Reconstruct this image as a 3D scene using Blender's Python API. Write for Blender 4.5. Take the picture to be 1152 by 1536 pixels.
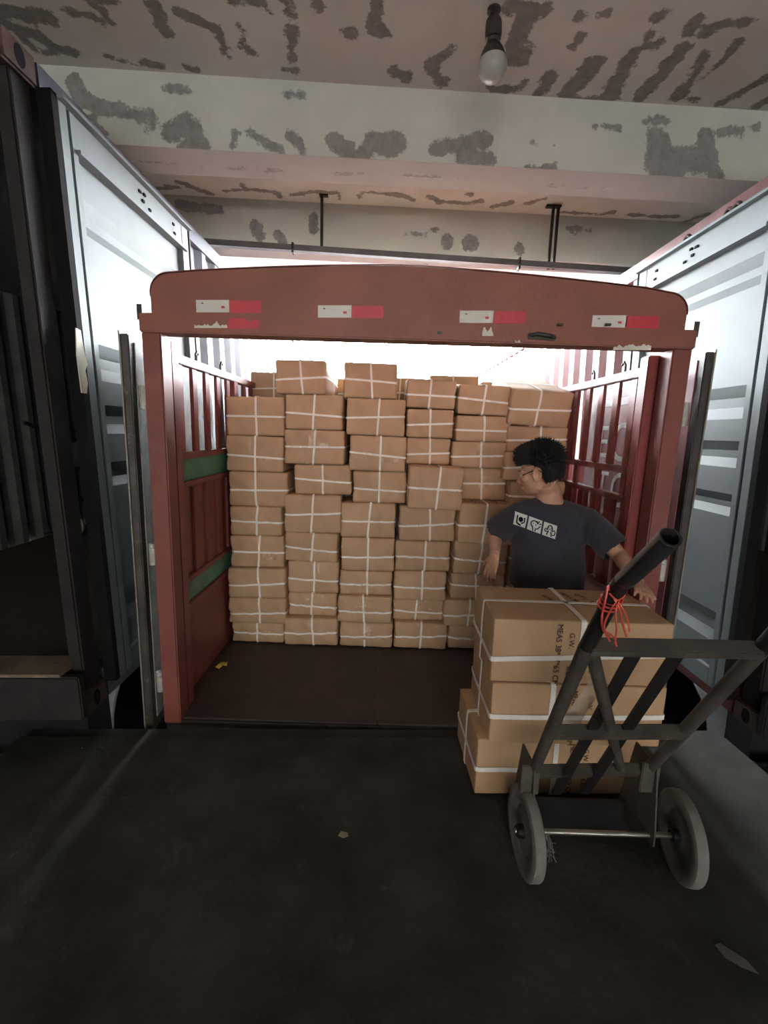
import bpy, bmesh, math, random
import numpy as np
from mathutils import Vector, Matrix, Euler, noise as mnoise

for o in list(bpy.data.objects): bpy.data.objects.remove(o)
S = bpy.context.scene
COL = S.collection
R = math.radians

# ------------------------------------------------------------------ camera
FPX, PITCH, ROLL, CAMZ = 680.0, R(10.0), R(1.8), 1.53
_up = Vector((0, math.sin(PITCH), math.cos(PITCH)))
CF = Vector((0, math.cos(PITCH), -math.sin(PITCH)))
CR = math.cos(ROLL) * Vector((1, 0, 0)) + math.sin(ROLL) * _up
CU = -math.sin(ROLL) * Vector((1, 0, 0)) + math.cos(ROLL) * _up
cam = bpy.data.objects.new('camera', bpy.data.cameras.new('camera'))
cam.data.sensor_width = 36.0
cam.data.lens = FPX / 1536.0 * 36.0
cam.data.clip_start = 0.02
cam.matrix_world = Matrix(((CR.x, CU.x, -CF.x, 0), (CR.y, CU.y, -CF.y, 0), (CR.z, CU.z, -CF.z, CAMZ), (0, 0, 0, 1)))
COL.objects.link(cam)
S.camera = cam

# ------------------------------------------------------------------ light
SKY = 60.0
w = bpy.data.worlds.new('sky'); S.world = w; w.use_nodes = True
bg = w.node_tree.nodes['Background']
bg.inputs['Color'].default_value = (0.90, 0.96, 1.0, 1)
bg.inputs['Strength'].default_value = SKY
def area(name, loc, rot, sx, sy, power, col):
    l = bpy.data.lights.new(name, 'AREA'); l.shape = 'RECTANGLE'; l.size = sx; l.size_y = sy; l.energy = power; l.color = col
    o = bpy.data.objects.new(name, l); o.location = loc; o.rotation_euler = rot; COL.objects.link(o); return o
# fill light added behind the camera to brighten the surfaces that face it
area('rear_fill', (.3, -7.9, 1.55), (R(90), 0, 0), 6.0, 2.8, 250, (1.0, .94, .86))
S.view_settings.view_transform = 'Standard'
S.view_settings.look = 'None'
S.view_settings.exposure = 0.45
S.view_settings.gamma = 1.0
S.view_settings.use_curve_mapping = False

def P(u, v, x=None, y=None, z=None):
    """point of the real scene seen at a photo pixel, on a plane x=, y= or z="""
    q = (u - 576) / FPX * CR + (768 - v) / FPX * CU + CF
    t = x / q.x if x is not None else (y / q.y if y is not None else (z - CAMZ) / q.z)
    return Vector((0, 0, CAMZ)) + q * t
def D(u, v, t):
    return Vector((0, 0, CAMZ)) + ((u - 576) / FPX * CR + (768 - v) / FPX * CU + CF) * t

# ------------------------------------------------------------------ materials
def _new(name):
    m = bpy.data.materials.new(name); m.use_nodes = True
    nt = m.node_tree
    return m, nt, nt.nodes['Principled BSDF']
def _n(nt, t, **kw):
    n = nt.nodes.new(t)
    for k, v in kw.items():
        if hasattr(n, k) and not k.startswith('in_'): setattr(n, k, v)
        else: n.inputs[k.replace('in_', '')].default_value = v
    return n
def _noise(nt, co, scale, detail=4, rough=.6):
    n = nt.nodes.new('ShaderNodeTexNoise')
    n.inputs['Scale'].default_value = scale; n.inputs['Detail'].default_value = detail; n.inputs['Roughness'].default_value = rough
    if co is not None: nt.links.new(co, n.inputs['Vector'])
    return n.outputs['Fac']
def _ramp(nt, fac, a, b, ca=(0, 0, 0, 1), cb=(1, 1, 1, 1)):
    r = nt.nodes.new('ShaderNodeValToRGB')
    r.color_ramp.elements[0].position = a; r.color_ramp.elements[1].position = b
    r.color_ramp.elements[0].color = ca; r.color_ramp.elements[1].color = cb
    nt.links.new(fac, r.inputs['Fac']); return r.outputs['Color']
def _mix(nt, fac, a, b):
    m = nt.nodes.new('ShaderNodeMix'); m.data_type = 'RGBA'
    if isinstance(fac, float): m.inputs[0].default_value = fac
    else: nt.links.new(fac, m.inputs[0])
    for i, c in ((6, a), (7, b)):
        if isinstance(c, tuple): m.inputs[i].default_value = (c + (1,))[:4]
        else: nt.links.new(c, m.inputs[i])
    return m.outputs[2]
def mat(name, c, rough=.6, metal=0.0, var=.2, scale=6, bump=.15, bscale=60, wear=None, wlo=.62, whi=.66, wscale=5, stretch=(1, 1, 1), sheen=0, rand=False, c2=None):
    m, nt, b = _new(name)
    tc = nt.nodes.new('ShaderNodeTexCoord'); co = tc.outputs['Object']
    if rand:
        oi = nt.nodes.new('ShaderNodeObjectInfo'); va = nt.nodes.new('ShaderNodeVectorMath'); va.operation = 'MULTIPLY_ADD'
        va.inputs[1].default_value = (17, 31, 23)
        nt.links.new(oi.outputs['Random'], va.inputs[0]); nt.links.new(co, va.inputs[2]); co = va.outputs[0]
    if stretch != (1, 1, 1):
        mp = nt.nodes.new('ShaderNodeMapping'); mp.inputs['Scale'].default_value = stretch
        nt.links.new(co, mp.inputs['Vector']); co = mp.outputs['Vector']
    lo = tuple(x * (1 - var) for x in c); hi = c2 if c2 else tuple(min(1, x * (1 + var)) for x in c)
    col = _mix(nt, _ramp(nt, _noise(nt, co, scale, 6), .3, .7), lo, hi)
    if wear:
        f = _ramp(nt, _noise(nt, co, wscale, 8, .7), wlo, whi)
        col = _mix(nt, f, col, wear)
    nt.links.new(col, b.inputs['Base Color'])
    if rough >= .9: b.inputs['Specular IOR Level'].default_value = .15
    b.inputs['Roughness'].default_value = rough; b.inputs['Metallic'].default_value = metal
    if sheen: b.inputs['Sheen Weight'].default_value = sheen
    if bump:
        bp = nt.nodes.new('ShaderNodeBump'); bp.inputs['Strength'].default_value = bump; bp.inputs['Distance'].default_value = .01
        nt.links.new(_noise(nt, co, bscale, 5), bp.inputs['Height']); nt.links.new(bp.outputs[0], b.inputs['Normal'])
    return m

def peel_mat(name, paint, bare):
    m, nt, b = _new(name)
    at = nt.nodes.new('ShaderNodeAttribute'); at.attribute_name = 'peel'
    tc = nt.nodes.new('ShaderNodeTexCoord'); co = tc.outputs['Object']
    n1 = _noise(nt, co, 9, 8, .72)
    a = nt.nodes.new('ShaderNodeMath'); a.operation = 'MULTIPLY_ADD'      # distance + (noise-.5)*k
    nt.links.new(n1, a.inputs[0]); a.inputs[1].default_value = .16; nt.links.new(at.outputs['Fac'], a.inputs[2])
    f = _ramp(nt, a.outputs[0], .072, .082, (1, 1, 1, 1), (0, 0, 0, 1))
    n2 = _noise(nt, co, 3, 6, .7); n3 = _noise(nt, co, 22, 6, .7)
    pc = _mix(nt, _ramp(nt, n2, .35, .75), paint, tuple(x * .86 for x in paint))
    bc = _mix(nt, _ramp(nt, n3, .3, .75), tuple(x * .75 for x in bare), tuple(x * 1.3 for x in bare))
    nt.links.new(_mix(nt, f, pc, bc), b.inputs['Base Color'])
    b.inputs['Roughness'].default_value = .85
    bp = nt.nodes.new('ShaderNodeBump'); bp.inputs['Strength'].default_value = .5; bp.inputs['Distance'].default_value = .004; bp.invert = True
    nt.links.new(f, bp.inputs['Height']); nt.links.new(bp.outputs[0], b.inputs['Normal'])
    return m

M = {}
M['ceil'] = peel_mat('peeling ceiling paint', (.64, .605, .56), (.22, .20, .185))
M['beam'] = peel_mat('peeling beam paint', (.56, .575, .51), (.235, .23, .22))
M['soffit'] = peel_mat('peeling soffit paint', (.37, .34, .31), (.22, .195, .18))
M['cplain'] = mat('plain ceiling paint', (.64, .605, .56), .85)
M['wall'] = mat('grey plaster', (.16, .15, .14), .9)
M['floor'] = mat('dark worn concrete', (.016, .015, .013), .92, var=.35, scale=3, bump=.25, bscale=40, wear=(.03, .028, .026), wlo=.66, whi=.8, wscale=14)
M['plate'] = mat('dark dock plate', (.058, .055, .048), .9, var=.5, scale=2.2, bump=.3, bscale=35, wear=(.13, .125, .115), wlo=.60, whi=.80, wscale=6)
M['ground'] = mat('outdoor asphalt', (.06, .058, .055), .9)
M['red'] = mat('red truck paint', (.225, .062, .046), .5, var=.2, scale=5, bump=.12, wear=(.13, .055, .042), wlo=.64, whi=.72, wscale=9)
M['redin'] = mat('dark red slat paint', (.23, .050, .045), .38, var=.25, scale=5, bump=.1, wear=(.09, .05, .045), wlo=.66, whi=.74, wscale=12)
M['brown'] = mat('brown red header paint', (.29, .098, .068), .5, var=.12, scale=4, bump=.12, wear=(.20, .075, .055), wlo=.66, whi=.74, wscale=14)
M['green'] = mat('green panel paint', (.10, .30, .19), .5, var=.22, scale=8, bump=.1)
M['dooredge'] = mat('dark weathered steel', (.06, .052, .046), .5, .3, var=.4, scale=9, wear=(.18, .16, .13), wlo=.6, whi=.7, wscale=10)
M['hinge'] = mat('pale worn hinge steel', (.46, .45, .40), .5, .3)
M['steeledge'] = mat('rubbed steel edge', (.24, .225, .18), .5, .2, var=.3)
M['leafred'] = mat('red door leaf paint', (.34, .09, .085), .5, var=.2, wear=(.45, .33, .30), wlo=.64, whi=.72, wscale=6)
M['leafgrey'] = mat('pale grey door leaf paint', (.34, .35, .32), .55, var=.3, scale=7, wear=(.12, .11, .10), wlo=.62, whi=.7, wscale=9)
M['bed'] = mat('brown bed sheet', (.055, .038, .035), .6, var=.3, scale=4, bump=.2, wear=(.13, .10, .09), wlo=.7, whi=.8, wscale=10)
M['cwhite'] = mat('blue grey container paint', (.175, .205, .214), .62, var=.10, scale=2.5, bump=.06, bscale=25, wear=(.12, .135, .14), wlo=.66, whi=.80, wscale=4)
M['cinner'] = mat('dull container inside', (.12, .125, .12), .7, var=.2)
M['cblue'] = mat('slate blue container side', (.095, .11, .14), .4, var=.2, scale=4, wear=(.17, .19, .21), wlo=.68, whi=.75)
M['cred'] = mat('red container side', (.17, .042, .038), .4, var=.2, scale=4, wear=(.30, .18, .16), wlo=.68, whi=.74, wscale=8)
M['rust'] = mat('rusty casting', (.075, .042, .033), .8, var=.4, scale=10, bump=.3)
M['postdark'] = mat('blackened rusty post', (.014, .011, .010), .7, var=.4, scale=8, bump=.2)
M['sill'] = mat('lit sill top', (.20, .15, .105), .7, var=.4, scale=7, bump=.3)
M['gasket'] = mat('black rubber gasket', (.008, .008, .008), .9)
M['cfloor'] = mat('dark plywood floor', (.10, .075, .05), .6, var=.3, stretch=(6, 1, 1))
M['tornlabel'] = mat('torn cream label', (.75, .68, .56), .7, wear=(.35, .28, .2), wlo=.62, whi=.68, wscale=20)
M['dark'] = mat('black painted iron', (.022, .021, .021), .45, .4, var=.3, bump=.1)
M['iron'] = mat('dusty brown iron', (.085, .073, .062), .62, .3, var=.3, scale=12, bump=.2, wear=(.15, .135, .115), wlo=.64, whi=.74, wscale=15)
M['chrome'] = mat('glossy black tube', (.14, .14, .15), .24, .8, var=.15, bump=.02)
M['axle'] = mat('bright axle steel', (.5, .48, .44), .28, .9)
M['tyre'] = mat('grey rubber tyre', (.17, .162, .145), .75, var=.2, scale=14)
M['hub'] = mat('grey wheel disc', (.15, .145, .135), .6, .2, var=.25)
M['card'] = mat('kraft cardboard', (.53, .355, .215), .78, var=.09, scale=5, bump=.10, bscale=90, rand=True)
M['card2'] = mat('kraft cardboard new', (.53, .345, .195), .72, var=.06, scale=4, bump=.06, bscale=90, rand=True)
M['strap'] = mat('white woven strap', (.95, .93, .88), .6, var=.04, scale=50, bump=.2, bscale=260)
M['tape'] = mat('clear packing tape', (.56, .40, .26), .2, var=.15, scale=25, bump=.1)
M['ink'] = mat('black carton print', (.06, .04, .025), .8, bump=0)
M['skin'] = mat('skin', (.60, .335, .225), .55, var=.08, scale=12, bump=.04)
M['hair'] = mat('black hair', (.016, .015, .016), .85, var=.3, scale=60, bump=.3, bscale=180)
M['shirt'] = mat('charcoal cotton', (.048, .046, .060), .9, var=.12, scale=14, bump=.15, bscale=30, sheen=.15)
M['print'] = mat('white shirt print', (.80, .78, .75), .8, var=.03, bump=0)
M['pants'] = mat('dark trousers', (.03, .03, .035), .9)
M['shoe'] = mat('dark shoe', (.03, .028, .026), .7)
M['eyew'] = mat('eye white', (.7, .68, .64), .3, bump=0)
M['redstring'] = mat('red plastic string', (.62, .085, .055), .4, var=.2, scale=40)
M['stw'] = mat('white reflector film', (.78, .74, .66), .4, var=.06, scale=12, wear=(.30, .13, .10), wlo=.66, whi=.70, wscale=18)
M['str'] = mat('red reflector film', (.62, .055, .075), .35, var=.08, scale=12, wear=(.32, .10, .07), wlo=.68, whi=.72, wscale=18)
M['globe'] = mat('frosted unlit globe', (.38, .38, .35), .35, var=.05, bump=0)
M['plastic'] = mat('dark bulb housing', (.030, .024, .024), .4)
M['socket'] = mat('grey bulb socket', (.055, .05, .045), .5)
M['steelpipe'] = mat('grey galvanised rail', (.125, .125, .125), .5, .4, var=.25)
M['yellow'] = mat('yellow scrap', (.75, .62, .12), .7)
M['scrap'] = mat('beige scrap', (.40, .34, .24), .8)
M['letter'] = mat('white painted lettering', (.72, .70, .68), .5, var=.06, wear=(.5, .2, .18), wlo=.64, whi=.7, wscale=10)
def film_mat():
    m, nt, b = _new('crinkled clear film')
    b.inputs['Base Color'].default_value = (.75, .68, .6, 1); b.inputs['Roughness'].default_value = .25
    b.inputs['Alpha'].default_value = .45
    return m
M['film'] = film_mat()

# ------------------------------------------------------------------ helpers
def tag(o, label=None, cat=None, group=None, kind=None):
    if label: o['label'] = label
    if cat: o['category'] = cat
    if group: o['group'] = group
    if kind: o['kind'] = kind
    return o
def empty(name, loc, label, cat, group=None, rot=(0, 0, 0)):
    o = bpy.data.objects.new(name, None); o.empty_display_size = .1
    o.location = loc; o.rotation_euler = rot; COL.objects.link(o)
    return tag(o, label, cat, group)
class MB:
    """gathers shapes, then becomes ONE mesh object"""
    def __init__(s): s.v = []; s.f = []
    def add(s, vs, fs):
        k = len(s.v); s.v += [tuple(p) for p in vs]; s.f += [tuple(i + k for i in f) for f in fs]; return s
    def box(s, a, b):
        x0, y0, z0 = a; x1, y1, z1 = b
        return s.add([(x0,y0,z0),(x1,y0,z0),(x1,y1,z0),(x0,y1,z0),(x0,y0,z1),(x1,y0,z1),(x1,y1,z1),(x0,y1,z1)],
                     [(0,3,2,1),(4,5,6,7),(0,1,5,4),(1,2,6,5),(2,3,7,6),(3,0,4,7)])
    def bar(s, p, q, wd, ht, upv=(0, 0, 1)):
        p = Vector(p); q = Vector(q); d = (q - p).normalized(); u = Vector(upv)
        a = d.cross(u).normalized(); u = a.cross(d).normalized()
        vs = [c + a * (sx * wd / 2) + u * (sy * ht / 2) for c in (p, q) for sx, sy in ((-1,-1),(1,-1),(1,1),(-1,1))]
        return s.add(vs, [(0,1,2,3),(7,6,5,4),(0,4,5,1),(1,5,6,2),(2,6,7,3),(3,7,4,0)])
    def tube(s, pts, rad, n=12, cap=True, hollow=0.0):
        pts = [Vector(p) for p in pts]; rad = [rad] * len(pts) if not hasattr(rad, '__len__') else rad
        vs = []; fs = []; prev = None
        for i, p in enumerate(pts):
            t = (pts[min(i+1, len(pts)-1)] - pts[max(i-1, 0)]).normalized()
            if prev is None:
                a = t.orthogonal().normalized()
            else:
                a = prev - t * prev.dot(t); a.normalize()
            prev = a; b = t.cross(a)
            r = rad[i]; rx, ry = (r if isinstance(r, tuple) else (r, r))
            for k in range(n):
                g = 2 * math.pi * k / n; vs.append(p + a * (rx * math.cos(g)) + b * (ry * math.sin(g)))
        for i in range(len(pts) - 1):
            for k in range(n):
                fs.append((i*n+k, i*n+(k+1) % n, (i+1)*n+(k+1) % n, (i+1)*n+k))
        if cap:
            fs.append(tuple(range(n-1, -1, -1))); fs.append(tuple((len(pts)-1)*n + k for k in range(n)))
        return s.add(vs, fs)
    def sections(s, secs, n=20, cap=True):
        """loft of ellipses: (center, axisA*ra, axisB*rb)"""
        vs = []; fs = []
        for c, A, B in secs:
            for k in range(n):
                g = 2 * math.pi * k / n; vs.append(Vector(c) + Vector(A) * math.cos(g) + Vector(B) * math.sin(g))
        for i in range(len(secs) - 1):
            for k in range(n): fs.append((i*n+k, i*n+(k+1) % n, (i+1)*n+(k+1) % n, (i+1)*n+k))
        if cap: fs.append(tuple(range(n-1, -1, -1))); fs.append(tuple((len(secs)-1)*n + k for k in range(n)))
        return s.add(vs, fs)
    def ball(s, c, r, rot=None, nu=16, nv=10):
        c = Vector(c); r = (r, r, r) if not hasattr(r, '__len__') else r; vs = []; fs = []
        for j in range(nv + 1):
            th = math.pi * j / nv
            for i in range(nu):
                ph = 2 * math.pi * i / nu
                q = Vector((r[0]*math.sin(th)*math.cos(ph), r[1]*math.sin(th)*math.sin(ph), r[2]*math.cos(th)))
                vs.append(c + (rot @ q if rot else q))
        for j in range(nv):
            for i in range(nu): fs.append((j*nu+i, (j+1)*nu+i, (j+1)*nu+(i+1) % nu, j*nu+(i+1) % nu))
        return s.add(vs, fs)
    def lathe(s, c, prof, axis=(0, 0, 1), n=28):
        c = Vector(c); ax = Vector(axis).normalized(); a = ax.orthogonal().normalized(); b = ax.cross(a); vs = []; fs = []
        for r, h in prof:
            for k in range(n):
                g = 2*math.pi*k/n; vs.append(c + ax*h + (a*math.cos(g) + b*math.sin(g)) * r)
        for i in range(len(prof)-1):
            for k in range(n): fs.append((i*n+k, i*n+(k+1) % n, (i+1)*n+(k+1) % n, (i+1)*n+k))
        return s.add(vs, fs)
    def prism(s, poly, dvec):
        n = len(poly); d = Vector(dvec); vs = [Vector(p) for p in poly] + [Vector(p) + d for p in poly]
        return s.add(vs, [tuple(range(n-1, -1, -1)), tuple(range(n, 2*n))] + [(i, (i+1) % n, n+(i+1) % n, n+i) for i in range(n)])
    def sheet(s, prof, along, t):
        """profile polyline extruded along a vector, thickness vector t"""
        al = Vector(along); t = Vector(t); n = len(prof); pr = [Vector(p) for p in prof]
        vs = pr + [p + al for p in pr] + [p + t for p in pr] + [p + al + t for p in pr]; fs = []
        for i in range(n-1):
            fs += [(i, i+1, n+i+1, n+i), (2*n+i+1, 2*n+i, 3*n+i, 3*n+i+1), (i+1, i, 2*n+i, 2*n+i+1), (n+i, n+i+1, 3*n+i+1, 3*n+i)]
        fs += [(0, n, 3*n, 2*n), (n-1, 3*n-1, 4*n-1, 2*n-1)]
        return s.add(vs, fs)
    def build(s, name, m, parent=None, smooth=False, bevel=0, origin=None, weld=False):
        me = bpy.data.meshes.new(name)
        vs = s.v
        org = Vector(origin) if origin is not None else Vector((0, 0, 0))
        if origin is not None: vs = [tuple(Vector(p) - org) for p in vs]
        me.from_pydata(vs, [], s.f)
        bm = bmesh.new(); bm.from_mesh(me)
        if weld: bmesh.ops.remove_doubles(bm, verts=bm.verts, dist=1e-5)
        bmesh.ops.recalc_face_normals(bm, faces=bm.faces)
        if bevel: bmesh.ops.bevel(bm, geom=[e for e in bm.edges if len(e.link_faces) == 2 and e.calc_face_angle(0) > .6], offset=bevel, segments=2, affect='EDGES', clamp_overlap=True)
        bm.to_mesh(me); bm.free()
        if isinstance(m, str): m = M[m]
        me.materials.append(m)
        if smooth:
            for p in me.polygons: p.use_smooth = True
            try: me.set_sharp_from_angle(angle=R(40 if smooth is True else smooth))
            except Exception: pass
        o = bpy.data.objects.new(name, me); COL.objects.link(o)
        if parent is not None:
            o.parent = parent
            if origin is not None: o.location = org
        elif origin is not None: o.location = org
        return o
def struct(o): o['kind'] = 'structure'; return o
def evaluated(o, *mods):
    """apply modifiers without operators"""
    dg = bpy.context.evaluated_depsgraph_get(); dg.update()
    me = bpy.data.meshes.new_from_object(o.evaluated_get(dg))
    o.modifiers.clear(); old = o.data; o.data = me; bpy.data.meshes.remove(old)
    return o
def remesh(o, voxel, smooth=2):
    m = o.modifiers.new('r', 'REMESH'); m.mode = 'VOXEL'; m.voxel_size = voxel; m.use_smooth_shade = True
    if smooth:
        k = o.modifiers.new('s', 'SMOOTH'); k.factor = .5; k.iterations = smooth
    return evaluated(o)
def lettering(txt, size, name, m, parent, mw, extrude=.0004, align='CENTER'):
    cu = bpy.data.curves.new(name, 'FONT'); cu.body = txt; cu.size = size; cu.extrude = extrude; cu.align_x = align; cu.align_y = 'CENTER'
    t = bpy.data.objects.new(name, cu); COL.objects.link(t)
    dg = bpy.context.evaluated_depsgraph_get(); dg.update()
    me = bpy.data.meshes.new_from_object(t.evaluated_get(dg))
    bpy.data.objects.remove(t); me.transform(mw); me.materials.clear(); me.materials.append(M[m])
    o = bpy.data.objects.new(name, me); COL.objects.link(o); o.parent = parent
    return o

# ------------------------------------------------------------------ building: yawed 2.5 degrees to the trucks
BY = R(2.5)
by = Vector((-math.sin(BY), math.cos(BY), 0)); bx = Vector((math.cos(BY), math.sin(BY), 0))
BO = Vector((0, 0, 0))
def B(a, b, z): return BO + bx * a + by * b + Vector((0, 0, z))
def bslab(mb, a0, a1, b0, b1, z0, z1):
    vs = [B(a0,b0,z0),B(a1,b0,z0),B(a1,b1,z0),B(a0,b1,z0),B(a0,b0,z1),B(a1,b0,z1),B(a1,b1,z1),B(a0,b1,z1)]
    return mb.add(vs, [(0,3,2,1),(4,5,6,7),(0,1,5,4),(1,2,6,5),(2,3,7,6),(3,0,4,7)])
ZC, ZB, YB1, YB2, YEND = 3.40, 3.04, 2.86, 4.20, 6.3
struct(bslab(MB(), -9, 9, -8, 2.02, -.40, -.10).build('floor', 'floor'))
struct(MB().box((-40, -9, -1.36), (40, 60, -1.30)).build('ground', 'ground'))
struct(bslab(MB(), -9, 9, 1.85, 2.02, -1.30, -.405).build('wall_dock_face', 'wall'))
struct(bslab(MB(), -9, 9, -8.2, -8, -.05, 3.6).build('wall_back', 'wall'))
struct(bslab(MB(), -9.2, -9, -8, 5.4, -1.3, 3.6).build('wall_left', 'wall'))
struct(bslab(MB(), 9, 9.2, -8, 5.4, -1.3, 3.6).build('wall_right', 'wall'))
struct(bslab(MB(), -9, -4.6, 5.2, 5.4, -1.3, 3.39).build('wall_front', 'wall'))
struct(bslab(MB(), 5.0, 9, 5.2, 5.4, -1.3, 3.39).build('wall_front', 'wall'))

# peeled paint: strokes where the paint has come off, photo pixels -> the real plane they lie on
SL1 = [([(0,15),(30,20),(70,25)],16),([(0,35),(45,50),(80,70),(110,80)],13),([(30,55),(60,80),(100,75)],9),([(105,18),(140,25),(150,32)],9),([(130,0),(155,20),(168,35)],7),([(150,0),(172,2)],7),
 ([(230,5),(238,20),(240,40),(252,52)],12),([(270,20),(300,32),(322,42)],10),([(330,58),(336,80)],8),([(365,45),(367,70),(382,80)],8),([(345,0),(395,5),(405,18)],8),([(425,0),(432,20)],12),
 ([(437,42),(436,70),(438,85)],12),([(430,105),(440,105)],7),([(160,85),(175,90),(195,95)],8),([(215,95),(240,98)],9),([(280,100),(295,106)],7),([(478,5),(480,15)],9),([(525,48),(527,52)],15),([(562,0),(560,40),(568,50)],12),
 ([(590,105),(610,115)],12),([(576,42),(579,48)],6),([(672,78),(650,92),(648,108),(665,125)],11),([(770,10),(820,12)],14),([(790,25),(775,50),(770,85)],18),([(795,70),(785,95)],10),([(725,125),(740,135),(780,132),(790,120)],8),
 ([(870,22),(912,18)],9),([(870,55),(862,70)],11),([(988,26),(994,24)],11),([(1045,30),(1030,50)],9),([(1060,48),(1090,35),(1125,30)],12),([(975,52),(965,70),(985,68)],10),([(955,75),(935,100)],14),
 ([(890,95),(870,120),(850,140)],18),([(825,115),(810,140)],14),([(850,148),(930,148)],6),([(935,105),(925,125),(915,145)],16),([(1025,72),(1000,100),(975,130),(960,145)],13),([(1055,85),(1045,110),(1015,145)],12),
 ([(1110,60),(1085,90),(1050,120)],7),([(1150,115),(1120,135),(1085,155)],12),([(1152,150),(1135,160)],8),([(1040,148),(1046,148)],5)]
BF1 = [([(240,132),(262,130),(290,140)],6),([(110,120),(120,150),(150,160),(180,165)],14),([(135,180),(150,200)],12),([(195,172),(230,172),(230,190)],10),([(255,200),(280,190),(300,215),(280,230)],18),([(274,178),(276,182)],15),
 ([(425,142),(455,142)],6),([(352,200),(350,218)],7),([(375,200),(400,215),(420,225)],8),([(435,200),(450,215),(455,245)],8),([(500,215),(520,225),(525,245)],14),([(560,215),(595,215)],17),([(543,235),(547,235)],14),
 ([(655,225),(690,215),(725,210)],13),([(690,235),(735,240)],12),([(892,190),(930,193)],3),([(795,215),(830,218)],3),([(790,250),(810,256),(830,250)],4),([(880,252),(892,262)],4),
 ([(985,215),(990,250),(1020,240),(1060,240)],22),([(1060,200),(1060,240),(1075,265)],14),([(1080,200),(1135,190)],8),([(970,180),(1000,182)],5),([(1015,270),(1012,285)],9)]
SF1 = [([(215,243),(300,250)],4),([(330,252),(420,256)],4),([(600,262),(700,268)],4),([(820,278),(920,284)],4),([(480,259),(540,262)],3)]
SL2 = [([(240,283),(265,280)],6),([(265,272),(300,285),(315,290)],6),([(335,286),(370,285),(362,278)],5),([(380,285),(415,288),(420,295)],6),([(435,293),(470,288),(510,290),(510,300)],5),([(540,295),(545,288),(600,292),(620,300)],6),
 ([(645,295),(660,303),(700,305),(720,302)],7),([(705,290),(706,294)],6),([(740,310),(768,303)],6),([(790,305),(815,298)],6),([(845,318),(900,322),(920,318)],5),([(945,322),(980,325),(1015,325)],6),([(1030,332),(1060,322)],6)]
BF2 = [([(270,308),(300,312),(330,315)],9),([(385,340),(390,355)],10),([(415,350),(425,365)],9),([(470,325),(470,345)],8),([(852,342),(885,345)],6),([(670,360),(670,364)],10),([(705,364),(706,368)],12),([(780,373),(781,377)],8),([(650,345),(660,343)],4),([(610,350),(640,352)],4)]
SF2 = [([(340,388),(352,389)],5),([(385,391),(400,392)],5),([(500,393),(520,394)],4),([(620,396),(640,397)],4)]
def hit(u, v, p0, n):
    q = (u - 576) / FPX * CR + (768 - v) / FPX * CU + CF; c = Vector((0, 0, CAMZ))
    t = (p0 - c).dot(n) / q.dot(n); return c + q * t, t * q.dot(CF)
def peel_plane(mb_name, m, p0, ea, eb, la, lb, res, strokes, back, extra_seed=None):
    """grid plane p0 + a*ea + b*eb with thickness towards back; vertex value = distance to nearest bare patch (m)"""
    n = ea.cross(eb)
    na, nb = int(la / res) + 1, int(lb / res) + 1
    A, Bq = np.meshgrid(np.linspace(0, la, na), np.linspace(0, lb, nb), indexing='xy')
    d = np.full(A.shape, 1.0)
    for pts, rp in strokes:
        pp = []
        for u, v in pts:
            h, t = hit(u, v, p0, n); h = h - p0; pp.append((h.dot(ea), h.dot(eb), t))
        for (a0, b0, t0), (a1, b1, t1) in zip(pp[:-1], pp[1:]):
            # the foreshortened direction is eb: make the stroke's width follow the photo in it too
            L = (a1-a0)**2 + (b1-b0)**2 + 1e-9
            s = np.clip(((A-a0)*(a1-a0) + (Bq-b0)*(b1-b0)) / L, 0, 1)
            r = rp * t0 / FPX
            dd = np.sqrt((A-a0-s*(a1-a0))**2 + (Bq-b0-s*(b1-b0))**2) - r * .92
            d = np.minimum(d, dd)
    V = [tuple(p0 + ea*float(a) + eb*float(b)) for a, b in zip(A.ravel(), Bq.ravel())]
    F = [(j*na+i, j*na+i+1, (j+1)*na+i+1, (j+1)*na+i) for j in range(nb-1) for i in range(na-1)]
    k = len(V)
    cs = [0, na-1, nb*na-1, (nb-1)*na]
    V += [tuple(Vector(V[c]) + back) for c in cs]
    ring = [list(range(0, na)), [j*na+na-1 for j in range(nb)], list(range(nb*na-1, (nb-1)*na-1, -1)), [j*na for j in range(nb-1, -1, -1)]]
    for i, rg in enumerate(ring): F.append(tuple(rg[::-1]) + (k+i, k+(i+1) % 4))
    F.append((k+3, k+2, k+1, k))
    vals = np.concatenate([d.ravel(), np.full(4, 1.0)])
    me = bpy.data.meshes.new(mb_name); me.from_pydata(V, [], F)
    at = me.attributes.new('peel', 'FLOAT', 'POINT'); at.data.foreach_set('value', vals.astype(np.float32))
    me.materials.append(M[m]); o = bpy.data.objects.new(mb_name, me); COL.objects.link(o); return struct(o)
Z = Vector((0, 0, 1))
peel_plane('ceiling', 'ceil', B(-4, .3, ZC), bx, by, 8, YB1-.3, .02, SL1, Z*.18)
for a0, a1, b0, b1 in ((-9, -4, -8, YB1), (4, 9, -8, YB1), (-4, 4, -8, .3), (-9, -4, YB1, YEND), (4, 9, YB1, YEND)):
    struct(bslab(MB(), a0, a1, b0, b1, ZC, ZC+.18).build('ceiling', M['cplain']))
def beam(num, y0, dep, fs, ss):
    peel_plane('trim_%d' % num, 'beam', B(-9, y0, ZB), bx, Z, 18, ZC-ZB, .02, fs, by*.02)
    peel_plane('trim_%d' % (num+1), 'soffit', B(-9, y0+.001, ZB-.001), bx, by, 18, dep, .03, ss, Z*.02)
    struct(bslab(MB(), -9, 9, y0+.02, y0+dep, ZB+.02, ZC).build('trim_%d' % (num+2), 'wall'))
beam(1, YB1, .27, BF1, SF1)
beam(4, YB2, .26, BF2, SF2)
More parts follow.
